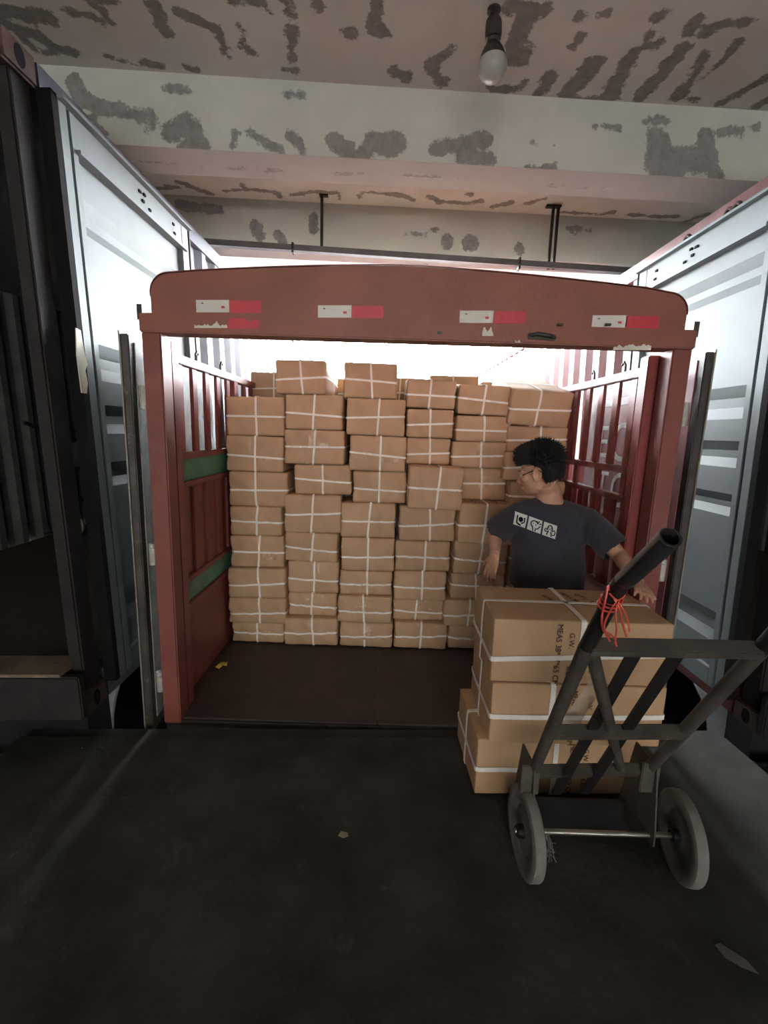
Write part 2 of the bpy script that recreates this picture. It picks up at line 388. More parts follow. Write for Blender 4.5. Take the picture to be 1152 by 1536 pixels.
peel_plane('ceiling', 'ceil', B(-4, YB1+.27, ZC), bx, by, 8, YB2-YB1-.27, .02, SL2, Z*.18)
peel_plane('ceiling', 'ceil', B(-4, YB2+.26, ZC), bx, by, 8, YEND-YB2-.26, .04, [], Z*.18)

# dock leveller
dk = empty('dock_leveler', (0, 2.0, 0), 'dark grey steel dock plate filling the foreground floor up to the truck bed', 'dock plate')
def chl(o, par): # keep world coordinates of a mesh under an empty that is moved
    o.parent = par; o.matrix_parent_inverse = Matrix.Translation(par.location).inverted() if par.rotation_euler == Euler((0,0,0)) else par.matrix_basis.inverted(); return o
pl = MB(); a0, a1 = -1.67, 1.93
pl.add([B(a0,-3.2,-.03), B(a1,-3.2,-.03), B(a1,2.075,-.03), B(a0,2.075,-.03), B(a0,-3.2,0), B(a1,-3.2,0), B(a1,2.075,0), B(a0,2.075,0)], [(0,3,2,1),(4,5,6,7),(0,1,5,4),(1,2,6,5),(2,3,7,6),(3,0,4,7)])
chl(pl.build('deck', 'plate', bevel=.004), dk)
lp = MB(); bslab(lp, a0+.02, a1-.02, 2.078, 2.145, -.045, -.008)
chl(lp.build('lip', 'plate', bevel=.003), dk)

# hanging rail
pr = empty('hanging_rail', B(0, 4.05, 3.0), 'long grey steel rail hung on rods beneath the peeling ceiling', 'rail')
yr = 3.72
pa, pb_ = P(150, 353, y=4.0), P(1080, 416, y=4.13)
mb = MB(); mb.bar(pa, pb_, .04, .05); mb.bar(pa + Vector((0, -.022, -.022)), pb_ + Vector((0, -.022, -.022)), .03, .008)
chl(mb.build('rail_bar', 'steelpipe'), pr)
def on_rail(u): 
    t = (u - 150) / 930.0; return pa.lerp(pb_, t)
for u, k in ((474, 1), (815, 2)):
    q = on_rail(u)
    if k == 1:
        chl(MB().bar(q - Z*.02, (q.x, q.y, ZC), .022, .022, (0, 1, 0)).build('hanger_rod', 'dark'), pr)
        chl(MB().box((q.x-.02, q.y-.02, ZC-.012), (q.x+.05, q.y+.02, ZC-.001)).build('hanger_foot', 'dark'), pr)
    else:
        for dx in (0, .042):
            chl(MB().bar(q + Vector((dx, 0, -.03)), (q.x + dx, q.y, ZC - .001), .02, .02, (0, 1, 0)).build('hanger_rod', 'dark'), pr)
        chl(MB().box((q.x-.06, q.y-.02, ZC-.02), (q.x+.06, q.y+.02, ZC-.006)).build('hanger_foot', 'dark'), pr)
q = on_rail(770); chl(MB().box((q.x-.008, q.y-.035, q.z-.05), (q.x+.008, q.y+.03, q.z+.04)).build('rail_clamp', 'dark'), pr)
q = on_rail(432); chl(MB().box((q.x-.008, q.y-.035, q.z-.04), (q.x+.008, q.y+.03, q.z+.035)).build('rail_clamp', 'dark'), pr)

# ceiling bulb
bc = P(741, 14, z=ZC); bl = empty('light_bulb', bc, 'unlit black and white bulb hanging from the peeling ceiling', 'light bulb', rot=(R(-2), R(-2), 0))
MB().lathe((0,0,0), [(0,0),(.030,0),(.030,-.008),(.017,-.014),(.019,-.03),(.022,-.034),(.0,-.035)]).build('ceiling_rose', 'plastic', bl, True)
MB().lathe((0,0,0), [(0,-.03),(.022,-.032),(.033,-.045),(.036,-.06),(.037,-.095),(.034,-.118),(.028,-.12),(0,-.12)]).build('lamp_holder', 'plastic', bl, True)
MB().lathe((0,0,0), [(0,-.112),(.027,-.112),(.026,-.135),(0,-.135)]).build('screw_cap', 'socket', bl, True)
MB().lathe((0,0,0), [(0,-.132),(.024,-.132),(.033,-.142),(.047,-.165),(.058,-.195),(.0615,-.205),(0,-.205)]).build('bulb_housing', 'plastic', bl, True)
MB().lathe((0,0,0), [(0,-.203),(.061,-.204),(.0655,-.222),(.063,-.245),(.050,-.268),(.028,-.281),(0,-.285)]).build('bulb_globe', 'globe', bl, 60)

# ------------------------------------------------------------------ containers
def container(sgn, xs, yr, ztop, side_mat, label):
    """sgn=-1: container left of the truck, its right leaf folded back along the side facing +x. xs = |x| of the folded leaf's face"""
    L = 12.0; W = 2.44; zb = .12
    T = empty('shipping_container', (sgn*(xs+.05+W/2), yr, zb), label, 'container')
    X = lambda a: sgn * (xs + a)          # a grows away from the truck
    def bx_(a0, a1, y0, y1, z0, z1, mb=None):
        mb = mb or MB(); x0, x1 = sorted((X(a0), X(a1))); return mb.box((x0, y0, z0), (x1, y1, z1))
    def put(mb, name, m, **k): return chl(mb.build(name, m, **k), T)
    so = .055                              # outer side plane
    # corrugated side walls (outer facing truck, and the far one)
    for nm, base, dirn in (('side_wall', so + .012, 1), ('side_wall', so + W - .05, 1)):
        prof = []; y = yr + .16; p = .278
        while y < yr + L:
            for dy, dp in ((0, 0), (.072, 0), (.072 + .068, .036), (.072 + .068 + .070, .036)):
                prof.append((X(base + dp), y + dy, zb + .16))
            y += p
        put(MB().sheet(prof, (0, 0, ztop - zb - .26), (X(.002) - X(0), 0, 0)), nm, side_mat if base < 1 else 'cinner')
    put(bx_(so, so + .07, yr + .16, yr + L, ztop - .115, ztop - .01), 'top_rail', side_mat)
    put(bx_(so, so + .07, yr + .16, yr + L, zb + .01, zb + .16), 'bottom_rail', side_mat)
    put(bx_(so + W - .07, so + W, yr + .1, yr + L, ztop - .1, ztop - .01), 'top_rail', side_mat)
    put(bx_(so + .01, so + W - .01, yr + .1, yr + L, ztop - .045, ztop - .03), 'roof', 'cinner')
    put(bx_(so + .05, so + W - .05, yr + .12, yr + L, zb + .13, zb + .185), 'floor_deck', 'cfloor')
    put(bx_(so + .02, so + W - .02, yr + L, yr + L + .04, zb, ztop), 'front_wall', 'cinner')
    for a in (.75, 1.55):
        put(bx_(so + a, so + a + .16, yr + .3, yr + L, zb - .38, zb), 'chassis_beam', 'dark')
    put(bx_(so + .1, so + W - .1, yr + .12, yr + .3, zb - .6, zb - .02), 'chassis_bumper', 'dark')
    for yw in (yr + 1.6, yr + 2.9):
        for a0, a1 in ((.16, .70), (1.74, 2.28)):
            put(MB().lathe((X(so + a0) if sgn > 0 else X(so + a1), yw, -.80), [(0, .0), (.28, .0), (.44, .02), (.50, .07), (.50, .47), (.44, .52), (.28, .54), (0, .54)], (1, 0, 0)), 'trailer_wheel', 'gasket', smooth=True)
    # rear frame
    for a in (so, so + W - .15):
        put(bx_(*((a + .01, a + .075) if a < 1 else (a + .075, a + .14)), yr + .01, yr + .12, zb + .118, ztop - .118), 'corner_post', 'postdark', bevel=.008)
    put(bx_(so + .15, so + W - .15, yr + .01, yr + .11, ztop - .14, ztop - .02), 'door_header', 'postdark', bevel=.006)
    put(bx_(so - .02, so + W, yr - .07, yr - .032, zb + .02, zb + .235), 'door_sill', 'postdark', bevel=.006)
    put(bx_(so + .06, so + W - .15, yr - .075, yr + .11, zb + .236, zb + .25), 'sill_plate', 'sill', bevel=.004)  # paler than the sill's face: light on its top put into the colour
    for a in (so, so + W - .162):
        for z0 in (zb, ztop - .118):
            # solid casting: holes are black oval discs, recess shade put in their colour
            a0, a1 = a - .004, a + .162
            c = bx_(a0, a1, yr - .03, yr + .148, z0, z0 + .118).build('corner_casting', 'rust', bevel=.010); chl(c, T)
            cy, cz = yr + .06, z0 + .059
            h = MB(); ring = [(0, cy + .026*math.cos(g), cz + .040*math.sin(g)) for g in [2*math.pi*i/20 for i in range(20)]]
            xo = X(a0) if a < 1 else X(a1); dd = sgn * (-.0015 if a < 1 else .0015)
            h.prism([(xo + dd, y, z) for _, y, z in ring], (-dd*1.0, 0, 0))
            hh = h.build('casting_hole_shade', 'gasket'); hh.parent = c
            h2 = MB(); xm = (X(a0) + X(a1)) / 2
            h2.prism([(xm + .026*math.cos(g), yr - .0315, cz + .034*math.sin(g)) for g in [2*math.pi*i/20 for i in range(20)]], (0, .0015, 0))
            hh = h2.build('casting_hole_shade', 'gasket'); hh.parent = c
    # folded-back door leaf: face at a=0, back at a=.05
    y0, y1, z0, z1 = yr + .17, yr + 1.42, zb + .10, ztop - .115
    dm = 'cwhite'
    # ribbed panel: profile in (z, a), extruded along y
    pz = [z0 + .09]; pa_ = [.012]
    H = (z1 - .15) - (z0 + .09)
    prof = [(X(.030), y0 + .10, z0 + .09)]
    for zr, hw, sl in ((.33, .085, .055), (1.02, .06, .045), (1.29, .07, .05), (1.56, .085, .06), (2.20, .075, .055)):      # ribs, height above the door's foot
        zc = z0 + zr
        prof += [(X(.030), y0 + .10, zc - hw), (X(.056), y0 + .10, zc - hw + sl), (X(.056), y0 + .10, zc + hw - sl), (X(.030), y0 + .10, zc + hw)]
    prof.append((X(.030), y0 + .10, z1 - .15))
    door = put(MB().sheet(prof, (0, y1 - y0 - .2, 0), (X(.003) - X(0), 0, 0)), 'door', dm)
    def sub(mb, name, m, **k):
        o = mb.build(name, m, **k); o.parent = door; return o
    st = bx_(-.004, .05, y0, y0 + .055, z0, z1); bx_(.012, .05, y0 + .055, y0 + .075, z0, z1, st); bx_(.0, .05, y0 + .075, y0 + .115, z0, z1, st)
    sub(st, 'stile', dm, bevel=.003)
    sub(bx_(0, .05, y1 - .10, y1, z0, z1), 'stile', dm, bevel=.004)
    tr = bx_(.002, .05, y0 + .115, y1 - .10, z1 - .15, z1 - .012); bx_(-.020, .05, y0 + .1, y1 - .06, z1 - .168, z1 - .150, tr); bx_(-.030, .05, y0 + .0, y1, z1 - .014, z1, tr)
    sub(tr, 'top_rail', dm)
    sub(bx_(.002, .05, y0 + .115, y1 - .10, z0, z0 + .10), 'bottom_rail', dm, bevel=.003)
    sub(bx_(-.004, .055, y0 - .035, y0 - .001, z0, z1), 'gasket', 'gasket')
    sub(bx_(-.004, .055, y1 + .001, y1 + .016, z0, z1), 'gasket', 'gasket')
    for dy, dz in ((.62, -.05), (.67, -.045), (.65, -.085), (.72, -.10), (1.02, -.05), (1.03, -.10)):
        yy = y0 + dy; zz = z1 + dz - .02
        sub(bx_(-.006, .004, yy, yy + .022, zz, zz + .013), 'slot_bolt', 'gasket')
    # hinge lugs and lashing rings along the top
    for dy in (.38, .44, .78):
        yy = yr + dy + .17; g = [math.pi*i/10 for i in range(11)]
        sub(MB().tube([(X(.03), yy + .035*math.cos(t), z1 + .055*math.sin(t) - .002) for t in g], .011, 8), 'top_ring', 'rust', smooth=True)
    return T, X, door, (y0, y1, z0, z1)
LC = container(-1, 1.40, 1.95, 2.93, 'cblue', 'slate container left of the truck, dark inside, pale door leaf folded back')
RC = container(1, 1.80, 2.08, 2.87, 'cred', 'red container right of the truck, pale door leaf folded back along its side')
# both trailers stand on a crossfall and lean a little to the left
for T_, dx in ((LC[0], .085), (RC[0], .055)):
    T_.rotation_euler = (0, R(-1.8), 0); T_.location.x += dx
# torn cream label on the left container's post
q = P(118, 555, x=-1.385)
mb = MB(); pts = [(-1.394, q.y - .04 + a, 1.62 + b) for a, b in ((0, 0), (.035, 0), (.05, .05), (.042, .10), (.062, .13), (.05, .18), (.04, .27), (.01, .275), (-.005, .16))]
mb.prism(pts, (.004, 0, 0)); o = mb.build('torn_label', 'tornlabel'); o.parent = LC[2]; o['label'] = 'torn cream paper label'
# ------------------------------------------------------------------ truck with slatted sides
YT = 2.157
TX0, TX1 = -1.125, 1.375
TR = empty('stake_truck', ((TX0+TX1)/2, YT, 0), 'red slat-sided cargo truck backed up to the dock, arched header over its open rear', 'truck')
def tp(mb, name, m, par=None, **k):
    o = chl(mb.build(name, m, **k), TR)
    if par is not None: o.parent = par; o.matrix_parent_inverse = Matrix()
    return o
# bed
tp(MB().box((TX0, YT + .02, -.20), (TX1, YT + 9.5, -.012)), 'bed_frame', 'dooredge')
for a, b in ((TX0 + .02, -.003), (.003, TX1 - .02)):
    tp(MB().box((a, YT + .03, -.012), (b, YT + 9.4, 0)), 'bed_sheet', 'bed', bevel=.002)
tp(MB().box((-.012, YT + .03, -.001), (.002, YT + 9.4, .0025)), 'bed_seam', 'dooredge')
for yw in (YT + 1.6, YT + 2.9):
    for x in (TX0 + .08, TX1 - .62):
        tp(MB().lathe((x, yw, -.80), [(0, .0), (.28, .0), (.44, .02), (.50, .07), (.50, .47), (.44, .52), (.28, .54), (0, .54)], (1, 0, 0)), 'truck_wheel', 'gasket', smooth=True)
# posts
for sx, x0, x1 in ((-1, TX0, TX0 + .088), (1, TX1 - .088, TX1)):
    po = tp(MB().box((x0, YT, -.02), (x1, YT + .10, 1.945)), 'rear_post', 'red', bevel=.006)
    xo = x0 if sx < 0 else x1
    for zz in (1.60, .84, .15):
        hb = MB().tube([(xo + sx*.022, YT + .03, zz), (xo + sx*.022, YT + .03, zz + .11)], .018, 12)
        hb.box((min(xo, xo + sx*.02), YT + .004, zz + .02), (max(xo, xo + sx*.02), YT + .05, zz + .09))
        tp(hb, 'hinge', 'hinge', po, smooth=True)
    tp(MB().box((xo - .012, YT - .004, 1.995), (xo + .012, YT + .03, 2.06)), 'corner_bolt', 'dooredge')
# header
tp(MB().box((TX0, YT - .018, 1.940), (TX1, YT + .09, 2.022)), 'header_beam', 'brown', bevel=.006)
prof = [(-1.072, 2.018), (-1.072, 2.09)]
for i in range(9):
    g = math.pi - math.pi/2 * i / 8; prof.append((-.985 + .087*math.cos(g), 2.105 + .087*math.sin(g)))
def htop(x): return 2.252 - .058 * abs((x - .05) / 1.05) ** 1.5
for i in range(1, 20):
    x = -.985 + (1.235 + .985) * i / 20; prof.append((x, htop(x)))
for i in range(9):
    g = math.pi/2 - math.pi/2 * i / 8; prof.append((1.235 + .09*math.cos(g), 2.085 + .09*math.sin(g)))
prof.append((1.325, 2.018))
hp = tp(MB().prism([(x, YT - .004, z) for x, z in prof], (0, .05, 0)), 'header_plate', 'brown', bevel=.003)
# top flange that catches the light
tp(MB().sheet([(x, YT - .010, z + .002) for x, z in prof[1:-1]], (0, .075, 0), (0, 0, .003)), 'header_rim', 'brown', hp)
yS = YT - .0045
def film(u0, u1, v0, v1, m, name, y, ragged=0):
    a, b = P(u0, v0, y=y), P(u1, v1, y=y); z0, z1 = b.z, a.z
    dz = (b.z - P(u1, v0, y=y).z)
    h = abs(dz); zc = (a.z + P(u1, v0, y=y).z) / 2
    zt = lambda x: htop(x) * 0 + a.z + (P(u1, v0, y=y).z - a.z) * (x - a.x) / (b.x - a.x)
    rnd = random.Random(int(u0)); n = 14 if not ragged else 22; pts = []; hh = rnd.random()
    for i in range(n + 1):
        x = a.x + (b.x - a.x) * i / n; hh = min(1, max(0, hh + rnd.uniform(-.42, .42))); pts.append((x, y, zt(x) - ragged * h * hh))
    for i in range(n, -1, -1):
        x = a.x + (b.x - a.x) * i / n; pts.append((x, y, zt(x) - h))
    o = tp(MB().prism(pts, (0, -.0012, 0)), name, m); return o
for u, v, par in ((294, 450, hp), (477, 458, hp), (690, 466, hp), (889, 473, hp)):
    w1, w2 = 50, 48
    for a, b, m in ((u, u + w1, 'stw'), (u + w1 + .3, u + w1 + w2, 'str')):
        o = film(a, b, v + (a - u) * .02, v + 18.5 + (a - u) * .02, m, 'reflector', yS, 0)
        o.parent = hp; o.matrix_parent_inverse = Matrix()
    mk = film(u + 38, u + 43, v + 9, v + 12.5, 'str', 'reflector_mark', yS - .0012); mk.parent = hp; mk.matrix_parent_inverse = Matrix()
    mk = film(u + 8, u + 11, v + 4, v + 6, 'hub', 'reflector_mark', yS - .0012); mk.parent = hp; mk.matrix_parent_inverse = Matrix()
yL = YT - .0185
film(291, 341, 475, 492, 'stw', 'reflector', yL, .8); film(341.5, 389, 476, 493, 'str', 'reflector', yL, .35)
film(724, 740, 491, 504, 'stw', 'reflector_scrap', yL, .8); film(921, 976, 513, 525, 'stw', 'reflector_scrap', yL, .75)
film(773, 782, 508, 514, 'stw', 'reflector_scrap', yL, .9)
a, b = P(793, 504, y=yL), P(832, 507, y=yL)
mb = MB().tube([a, a + Vector((.03, -.025, .006)), b + Vector((-.03, -.025, .004)), b], .009, 8); mb.bar(a - Vector((0, .004, 0)), b - Vector((0, .004, 0)), .012, .026)
tp(mb, 'latch_handle', 'dooredge', smooth=True)
for u, v in ((660, 499), (840, 487), (912, 487)):
    q = P(u, v, y=yL); tp(MB().box((q.x-.012, YT-.024, q.z-.005), (q.x+.012, YT-.016, q.z+.005)), 'header_clip', 'dooredge')
# side walls of the body: slats, bars, panels
def side(sx, xi, yend):
    xa, xb = (xi - .05, xi) if sx < 0 else (xi, xi + .05)
    mid = (xa + xb) / 2
    y0 = YT + .11
    # end post and rail
    tp(MB().box((xa - .01 if sx < 0 else xa - .046, y0, 0), (xb + .046 if sx < 0 else xb + .01, y0 + .075, 1.93)), 'side_post', 'redin', bevel=.005)
    tp(MB().box((xa, y0 + .07, 1.85), (xb, yend, 1.895)), 'side_rail', 'red', bevel=.004)
    y = y0 + .19; k = 0
    while y < yend - .1:
        tp(MB().box((mid - .010, y, 1.385), (mid + .010, y + .066, 1.85)), 'slat', 'redin', bevel=.004); y += .185; k += 1
    tp(MB().box((xa, y0 + .07, 1.35), (xb, yend, 1.385)), 'side_bar', 'red', bevel=.004)
    tp(MB().box((xa, y0 + .07, 1.195), (xb, yend, 1.228)), 'side_bar', 'red', bevel=.004)
    tp(MB().box((xa, y0 + .07, .655), (xb, yend, .69)), 'side_bar', 'red', bevel=.004)
    tp(MB().box((xa, y0 + .07, .50), (xb, yend, .535)), 'side_bar', 'red', bevel=.004)
    if sx < 0:
        tp(MB().box((mid - .006, y0 + .07, 1.228), (mid + .006, yend, 1.35)), 'green_panel', 'green')
        tp(MB().box((mid - .006, y0 + .07, .535), (mid + .006, yend, .655)), 'green_panel', 'green')
    else:
        y = y0 + .19
        while y < yend - .1:
            tp(MB().box((mid - .01, y, 1.228), (mid + .01, y + .06, 1.35)), 'slat', 'redin', bevel=.004); y += .32
    # lower ribbed sheet behind its slats
    tp(MB().box((mid - .008 * 1, y0 + .07, .69), (mid + .004, yend, 1.195)), 'lower_sheet', 'redin') if sx < 0 else None
    y = y0 + .12
    while y < yend - .1:
        tp(MB().box((mid - .018, y, .69), (mid + .018, y + .085, 1.195)), 'slat', 'red' if sx < 0 else 'redin', bevel=.004); y += .185
    tp(MB().box((mid - .012, y0 + .07, 0), (mid + .012, yend, .50)), 'lower_panel', 'red')
    for yy in (yend - .02, y0 + 1.05, y0 + 2.6, y0 + 4.4):
        tp(MB().box((xa, yy, 0), (xb, yy + .07, 1.85)), 'side_post', 'redin')
side(-1, -1.088, 7.4)
side(1, 1.288, 7.4)
tp(MB().box((-1.13, 4.66, 0), (1.33, 4.70, 1.84)), 'bed_light_block', 'redin')  # unseen board added across the bed to block light from beyond
# rear door leaves folded right round along the body
for sx, x0, x1 in ((-1, TX0 - .088, TX0 - .050), (1, TX1 + .050, TX1 + .088)):
    d = tp(MB().box((x0, YT - .02, -.06), (x1, YT + 1.2, 1.93)), 'rear_door', 'dooredge', bevel=.004)
    fx = (x0, x0 + .014) if sx < 0 else (x1 - .014, x1)
    tp(MB().box((fx[0] - .002, YT - .030, -.06), (fx[0] + .005, YT + .02, 1.94)) if sx < 0 else MB().box((fx[1] - .005, YT - .030, -.06), (fx[1] + .002, YT + .02, 1.94)), 'door_edge', 'steeledge', d)
    xi = x1 if sx < 0 else x0
    tp(MB().box((min(xi, xi - sx*.004), YT + .03, .0), (max(xi, xi - sx*.004), YT + 1.19, 1.90)), 'door_skin', 'leafgrey' if sx < 0 else 'leafred', d)
    if sx > 0:
        for txt, sz, y, z in (('OO', .30, 2.66, 1.21), ('T', .26, 3.02, 1.22), ('CC', .34, 2.72, 1.50), ('E', .30, 3.08, 1.50)):
            mw = Matrix.Translation((xi - .0045, y, z)) @ Matrix(((0, 0, -1, 0), (-1, 0, 0, 0), (0, 1, 0, 0), (0, 0, 0, 1)))
            o = lettering(txt, sz, 'lettering', 'letter', d, mw, .0008)
        for z in (1.83, 1.74):
            tp(MB().box((xi - .0055, YT + .12, z), (xi - .0042, YT + 1.0, z + .045)), 'door_stripe', 'letter', d)
    for zz in (.3, .95, 1.55):
        xo = x0 if sx < 0 else x1
        tp(MB().box((min(xo, xo + sx*.016), YT + .05, zz), (max(xo, xo + sx*.016), YT + 1.1, zz + .05)), 'door_rib', 'dooredge', d)
    # leaf turned outward from flush, shaped to block light coming down the side gap
    hg = Vector((xi, YT, 0))
    d.matrix_basis = Matrix.Translation(hg) @ Matrix.Rotation(R(4.2) if sx < 0 else R(-2.0), 4, 'Z') @ Matrix.Translation(-hg)
# a pair of small lashing hooks that stand on each rail
for x, y in ((-1.113, 2.72), (-1.113, 3.12), (1.313, 2.62), (1.313, 3.0)):
    tp(MB().tube([(x, y, 1.895), (x, y, 1.935), (x, y + .02, 1.955), (x, y + .04, 1.94)], .007, 8), 'rail_hook', 'dooredge', smooth=True)

# ------------------------------------------------------------------ cartons
def box_fn(w_, d_, h_, rnd, puff, r=.014):
    hx, hy, hz = w_/2, d_/2, h_/2
    ph = [(rnd.uniform(0, 6.28), rnd.uniform(5, 11), rnd.uniform(5, 11)) for _ in range(6)]
    bl = [rnd.uniform(.3, 1.0) * puff for _ in range(4)]
    sag = [rnd.uniform(-1, 1) * .25 * puff for _ in range(8)]
    zs = rnd.uniform(-.10, .02) * h_; zt = rnd.uniform(-.07, .07); xs = rnd.uniform(-.05, .05) * w_; xt = rnd.uniform(-.08, .08)
    def F(q):
        p = Vector((q[0]*hx, q[1]*hy, q[2]*hz))
        c = Vector((max(-hx+r, min(hx-r, p.x)), max(-hy+r, min(hy-r, p.y)), max(-hz+r, min(hz-r, p.z))))
        n = p - c
        n = n.normalized() if n.length > 1e-7 else Vector((0, 0, 1))
        p = c + n * r
        x, y, z = q
        o = Vector((0, 0, 0))
        fz = (1 - z*z) * (1 - .0)
        o.y += (1 if y > 0 else -1) * abs(y)**6 * (bl[0 if y < 0 else 1] * (1 - x*x*.8) * (1 - z*z))
        o.x += (1 if x > 0 else -1) * abs(x)**6 * (bl[2 if x < 0 else 3] * .35 * (1 - y*y) * (1 - z*z))
        # crumple
        cr = puff * .30
        o.y += cr * abs(y)**4 * math.sin(ph[0][0] + ph[0][1]*x*1.3 + ph[0][2]*z*.5)*(1 - z*z*.6)
        o.x += cr * .5 * abs(x)**4 * math.sin(ph[1][0] + ph[1][1]*z*.5 + y*3)*(1 - z*z*.6)
        # straps pull the faces in
        g1 = math.exp(-((p.z - zs - zt*p.x) / (.10*h_))**2) * (1 - z*z)
        g2 = math.exp(-((p.x - xs - xt*p.z) / (.05*w_))**2)
        o.y -= (1 if y > 0 else -1) * abs(y)**6 * (g1 * .35 + g2 * .25) * puff
        o.x -= (1 if x > 0 else -1) * abs(x)**6 * g1 * .25 * puff
        return p + o, n
    F.spec = (zs, zt, xs, xt)
    return F
def axis_samples(h, r, n):
    a = [-1, -1 + .35*r/h, -1 + r/h]
    m = [(-1 + r/h) + (2 - 2*r/h) * i / n for i in range(1, n)]
    return a + m + [1 - r/h, 1 - .35*r/h, 1]
def carton_body(w_, d_, h_, F, n=(8, 6, 5), r=.018):
    sx, sy, sz = axis_samples(w_/2, r, n[0]), axis_samples(d_/2, r, n[1]), axis_samples(h_/2, r, n[2])
    idx = {}; V = []; Fc = []
    def vid(q):
        k = (round(q[0], 5), round(q[1], 5), round(q[2], 5))
        if k not in idx: idx[k] = len(V); V.append(F(q)[0])
        return idx[k]
    for ax in range(3):
        for s in (-1, 1):
            U, W = [(sy, sz), (sz, sx), (sx, sy)][ax]
            for i in range(len(U)-1):
                for j in range(len(W)-1):
                    qs = []
                    for u, v in ((U[i], W[j]), (U[i+1], W[j]), (U[i+1], W[j+1]), (U[i], W[j+1])):
                        q = [0, 0, 0]; q[ax] = s; q[(ax+1) % 3] = u; q[(ax+2) % 3] = v; qs.append(vid(q))
                    Fc.append(tuple(qs if s > 0 else qs[::-1]))
    m = MB(); m.v = V; m.f = Fc; return m
def loop_samples(a, b, n):  # perimeter of the unit square, denser at corners
    e = [-1, -.97, -.9] + [-.9 + 1.8*i/n for i in range(1, n)] + [.9, .97]
    return [(t, -1) for t in e] + [(1, t) for t in e] + [(-t, 1) for t in e] + [(-1, -t) for t in e]
def strap(F, w_, d_, h_, kind, wid, off=None):
    zs, zt, xs, xt = F.spec; pts = []
    for a, b in loop_samples(0, 0, 8):
        if kind == 'h': q = (a, b, (zs + zt * a * w_/2) / (h_/2))
        elif kind == 'v': q = ((xs + xt * b * h_/2 if off is None else off + .02 * xt * b * h_) / (w_/2), a, b)
        else: q = (a, (off or 0) / (d_/2), b)
        p, n = F(q); pts.append((p + n * .0040, n))
    axis = Vector(((0, 0, 1), (1, 0, 0), (0, 1, 0))['hvl'.index(kind)])
    m = MB(); N = len(pts); vs = []
    for p, n in pts:
        for s, t in ((-1, 0), (-1, 1), (1, 1), (1, 0)): vs.append(p + axis * (s * wid/2) + n * (t * .0022))
    fs = [(4*i+k, 4*i+(k+1) % 4, 4*((i+1) % N)+(k+1) % 4, 4*((i+1) % N)+k) for i in range(N) for k in range(4)]
    return m.add(vs, fs)
def patch(F, x0, x1, z0, z1, y=-1):
    n = 4; vs = []
    for j in range(n+1):
        for i in range(n+1):
            p, nn = F((x0 + (x1-x0)*i/n, y, z0 + (z1-z0)*j/n)); vs.append(p + nn * .0007)
    return MB().add(vs, [(j*(n+1)+i, j*(n+1)+i+1, (j+1)*(n+1)+i+1, (j+1)*(n+1)+i) for j in range(n) for i in range(n)])
GRP = 'strapped cartons stacked in the truck'
def carton(label, w_, d_, h_, loc, rot=(0, 0, 0), seed=0, puff=.010, straps='hv', sw=.013, m='card', group=GRP, tape=None, n=(12, 5, 8), loff=None, voff=None, r=.014):
    rnd = random.Random(seed * 7919 + 13); F = box_fn(w_, d_, h_, rnd, puff, r)
    T = empty('carton', loc, label, 'box', group, rot)
    up = Vector((0, 0, h_/2))
    def fin(mb, name, mt, **k):
        mb.v = [tuple(Vector(p) + up) for p in mb.v]; return mb.build(name, mt, T, **k)
    fin(carton_body(w_, d_, h_, F, n, r), 'body', m, smooth=50)
    for s in straps:
        fin(strap(F, w_, d_, h_, s, sw, loff if s == 'l' else (voff if s == 'v' else None)), 'strap', 'strap')
    if tape:
        for (x0, x1, z0, z1) in tape: fin(patch(F, x0, x1, z0, z1), 'tape', 'tape')
    T['_F'] = 0; del T['_F']
    return T, F
YW = 3.06; BD = .70
# photo rectangles of the carton ends: columns left to right, each from the floor upwards: (x0, x1, ytop, ybottom, forward shift)
COLS = [
 [(348,425,934,964,0),(344,430,897,934,.02),(342,428,853,897,.03),(346,426,804,853,0),(346,424,760,804,0),(343,431,708,760,.0),(340,426,654,708,0),(340,427,595,653,0)],
 [(427,507,928,969,.02),(433,505,889,928,-.03),(432,508,842,889,-.02),(428,507,799,842,0),(426,511,743,800,.02),(442,527,697,750,-.02),(427,517,645,698,0),(428,514,592,646,0),(414,490,540,592,.0)],
 [(510,589,934,972,.02),(507,588,895,934,.03),(509,587,857,894,0),(511,591,807,857,0),(512,594,755,807,.0),(529,609,707,757,-.02),(523,608,654,707,0),(520,608,598,655,0),(516,596,544,600,0)],
 [(591,670,935,976,.02),(590,665,899,935,-.03),(591,669,857,900,0),(594,676,812,857,.0),(599,683,759,812,0),(613,695,701,759,.16),(609,675,657,692,-.05),(610,680,614,658,-.03),(611,684,571,617,-.03)],
 [(672,752,938,980,.0),(665,745,901,938,.03),(676,756,860,902,.0),(680,760,812,860,.03),(688,770,757,813,.12),(692,760,702,730,-.08),(678,760,663,705,-.03),(684,766,624,666,-.03),(688,766,579,628,-.03)],
 [(757,838,940,983,0),(757,838,903,940,.0),(760,842,862,903,.0),(764,846,815,862,.02),(768,850,768,815,.0),(764,846,722,770,0),(757,841,679,724,.02),(762,852,640,681,0),(767,858,592,640,.02)],
]
CN = ['leftmost', 'second', 'third', 'fourth', 'fifth', 'rightmost']
RN = ['lowest carton, on the truck floor', 'second carton up', 'third carton up', 'fourth carton up', 'fifth carton up', 'sixth carton up', 'seventh carton up', 'eighth carton up', 'ninth carton up']
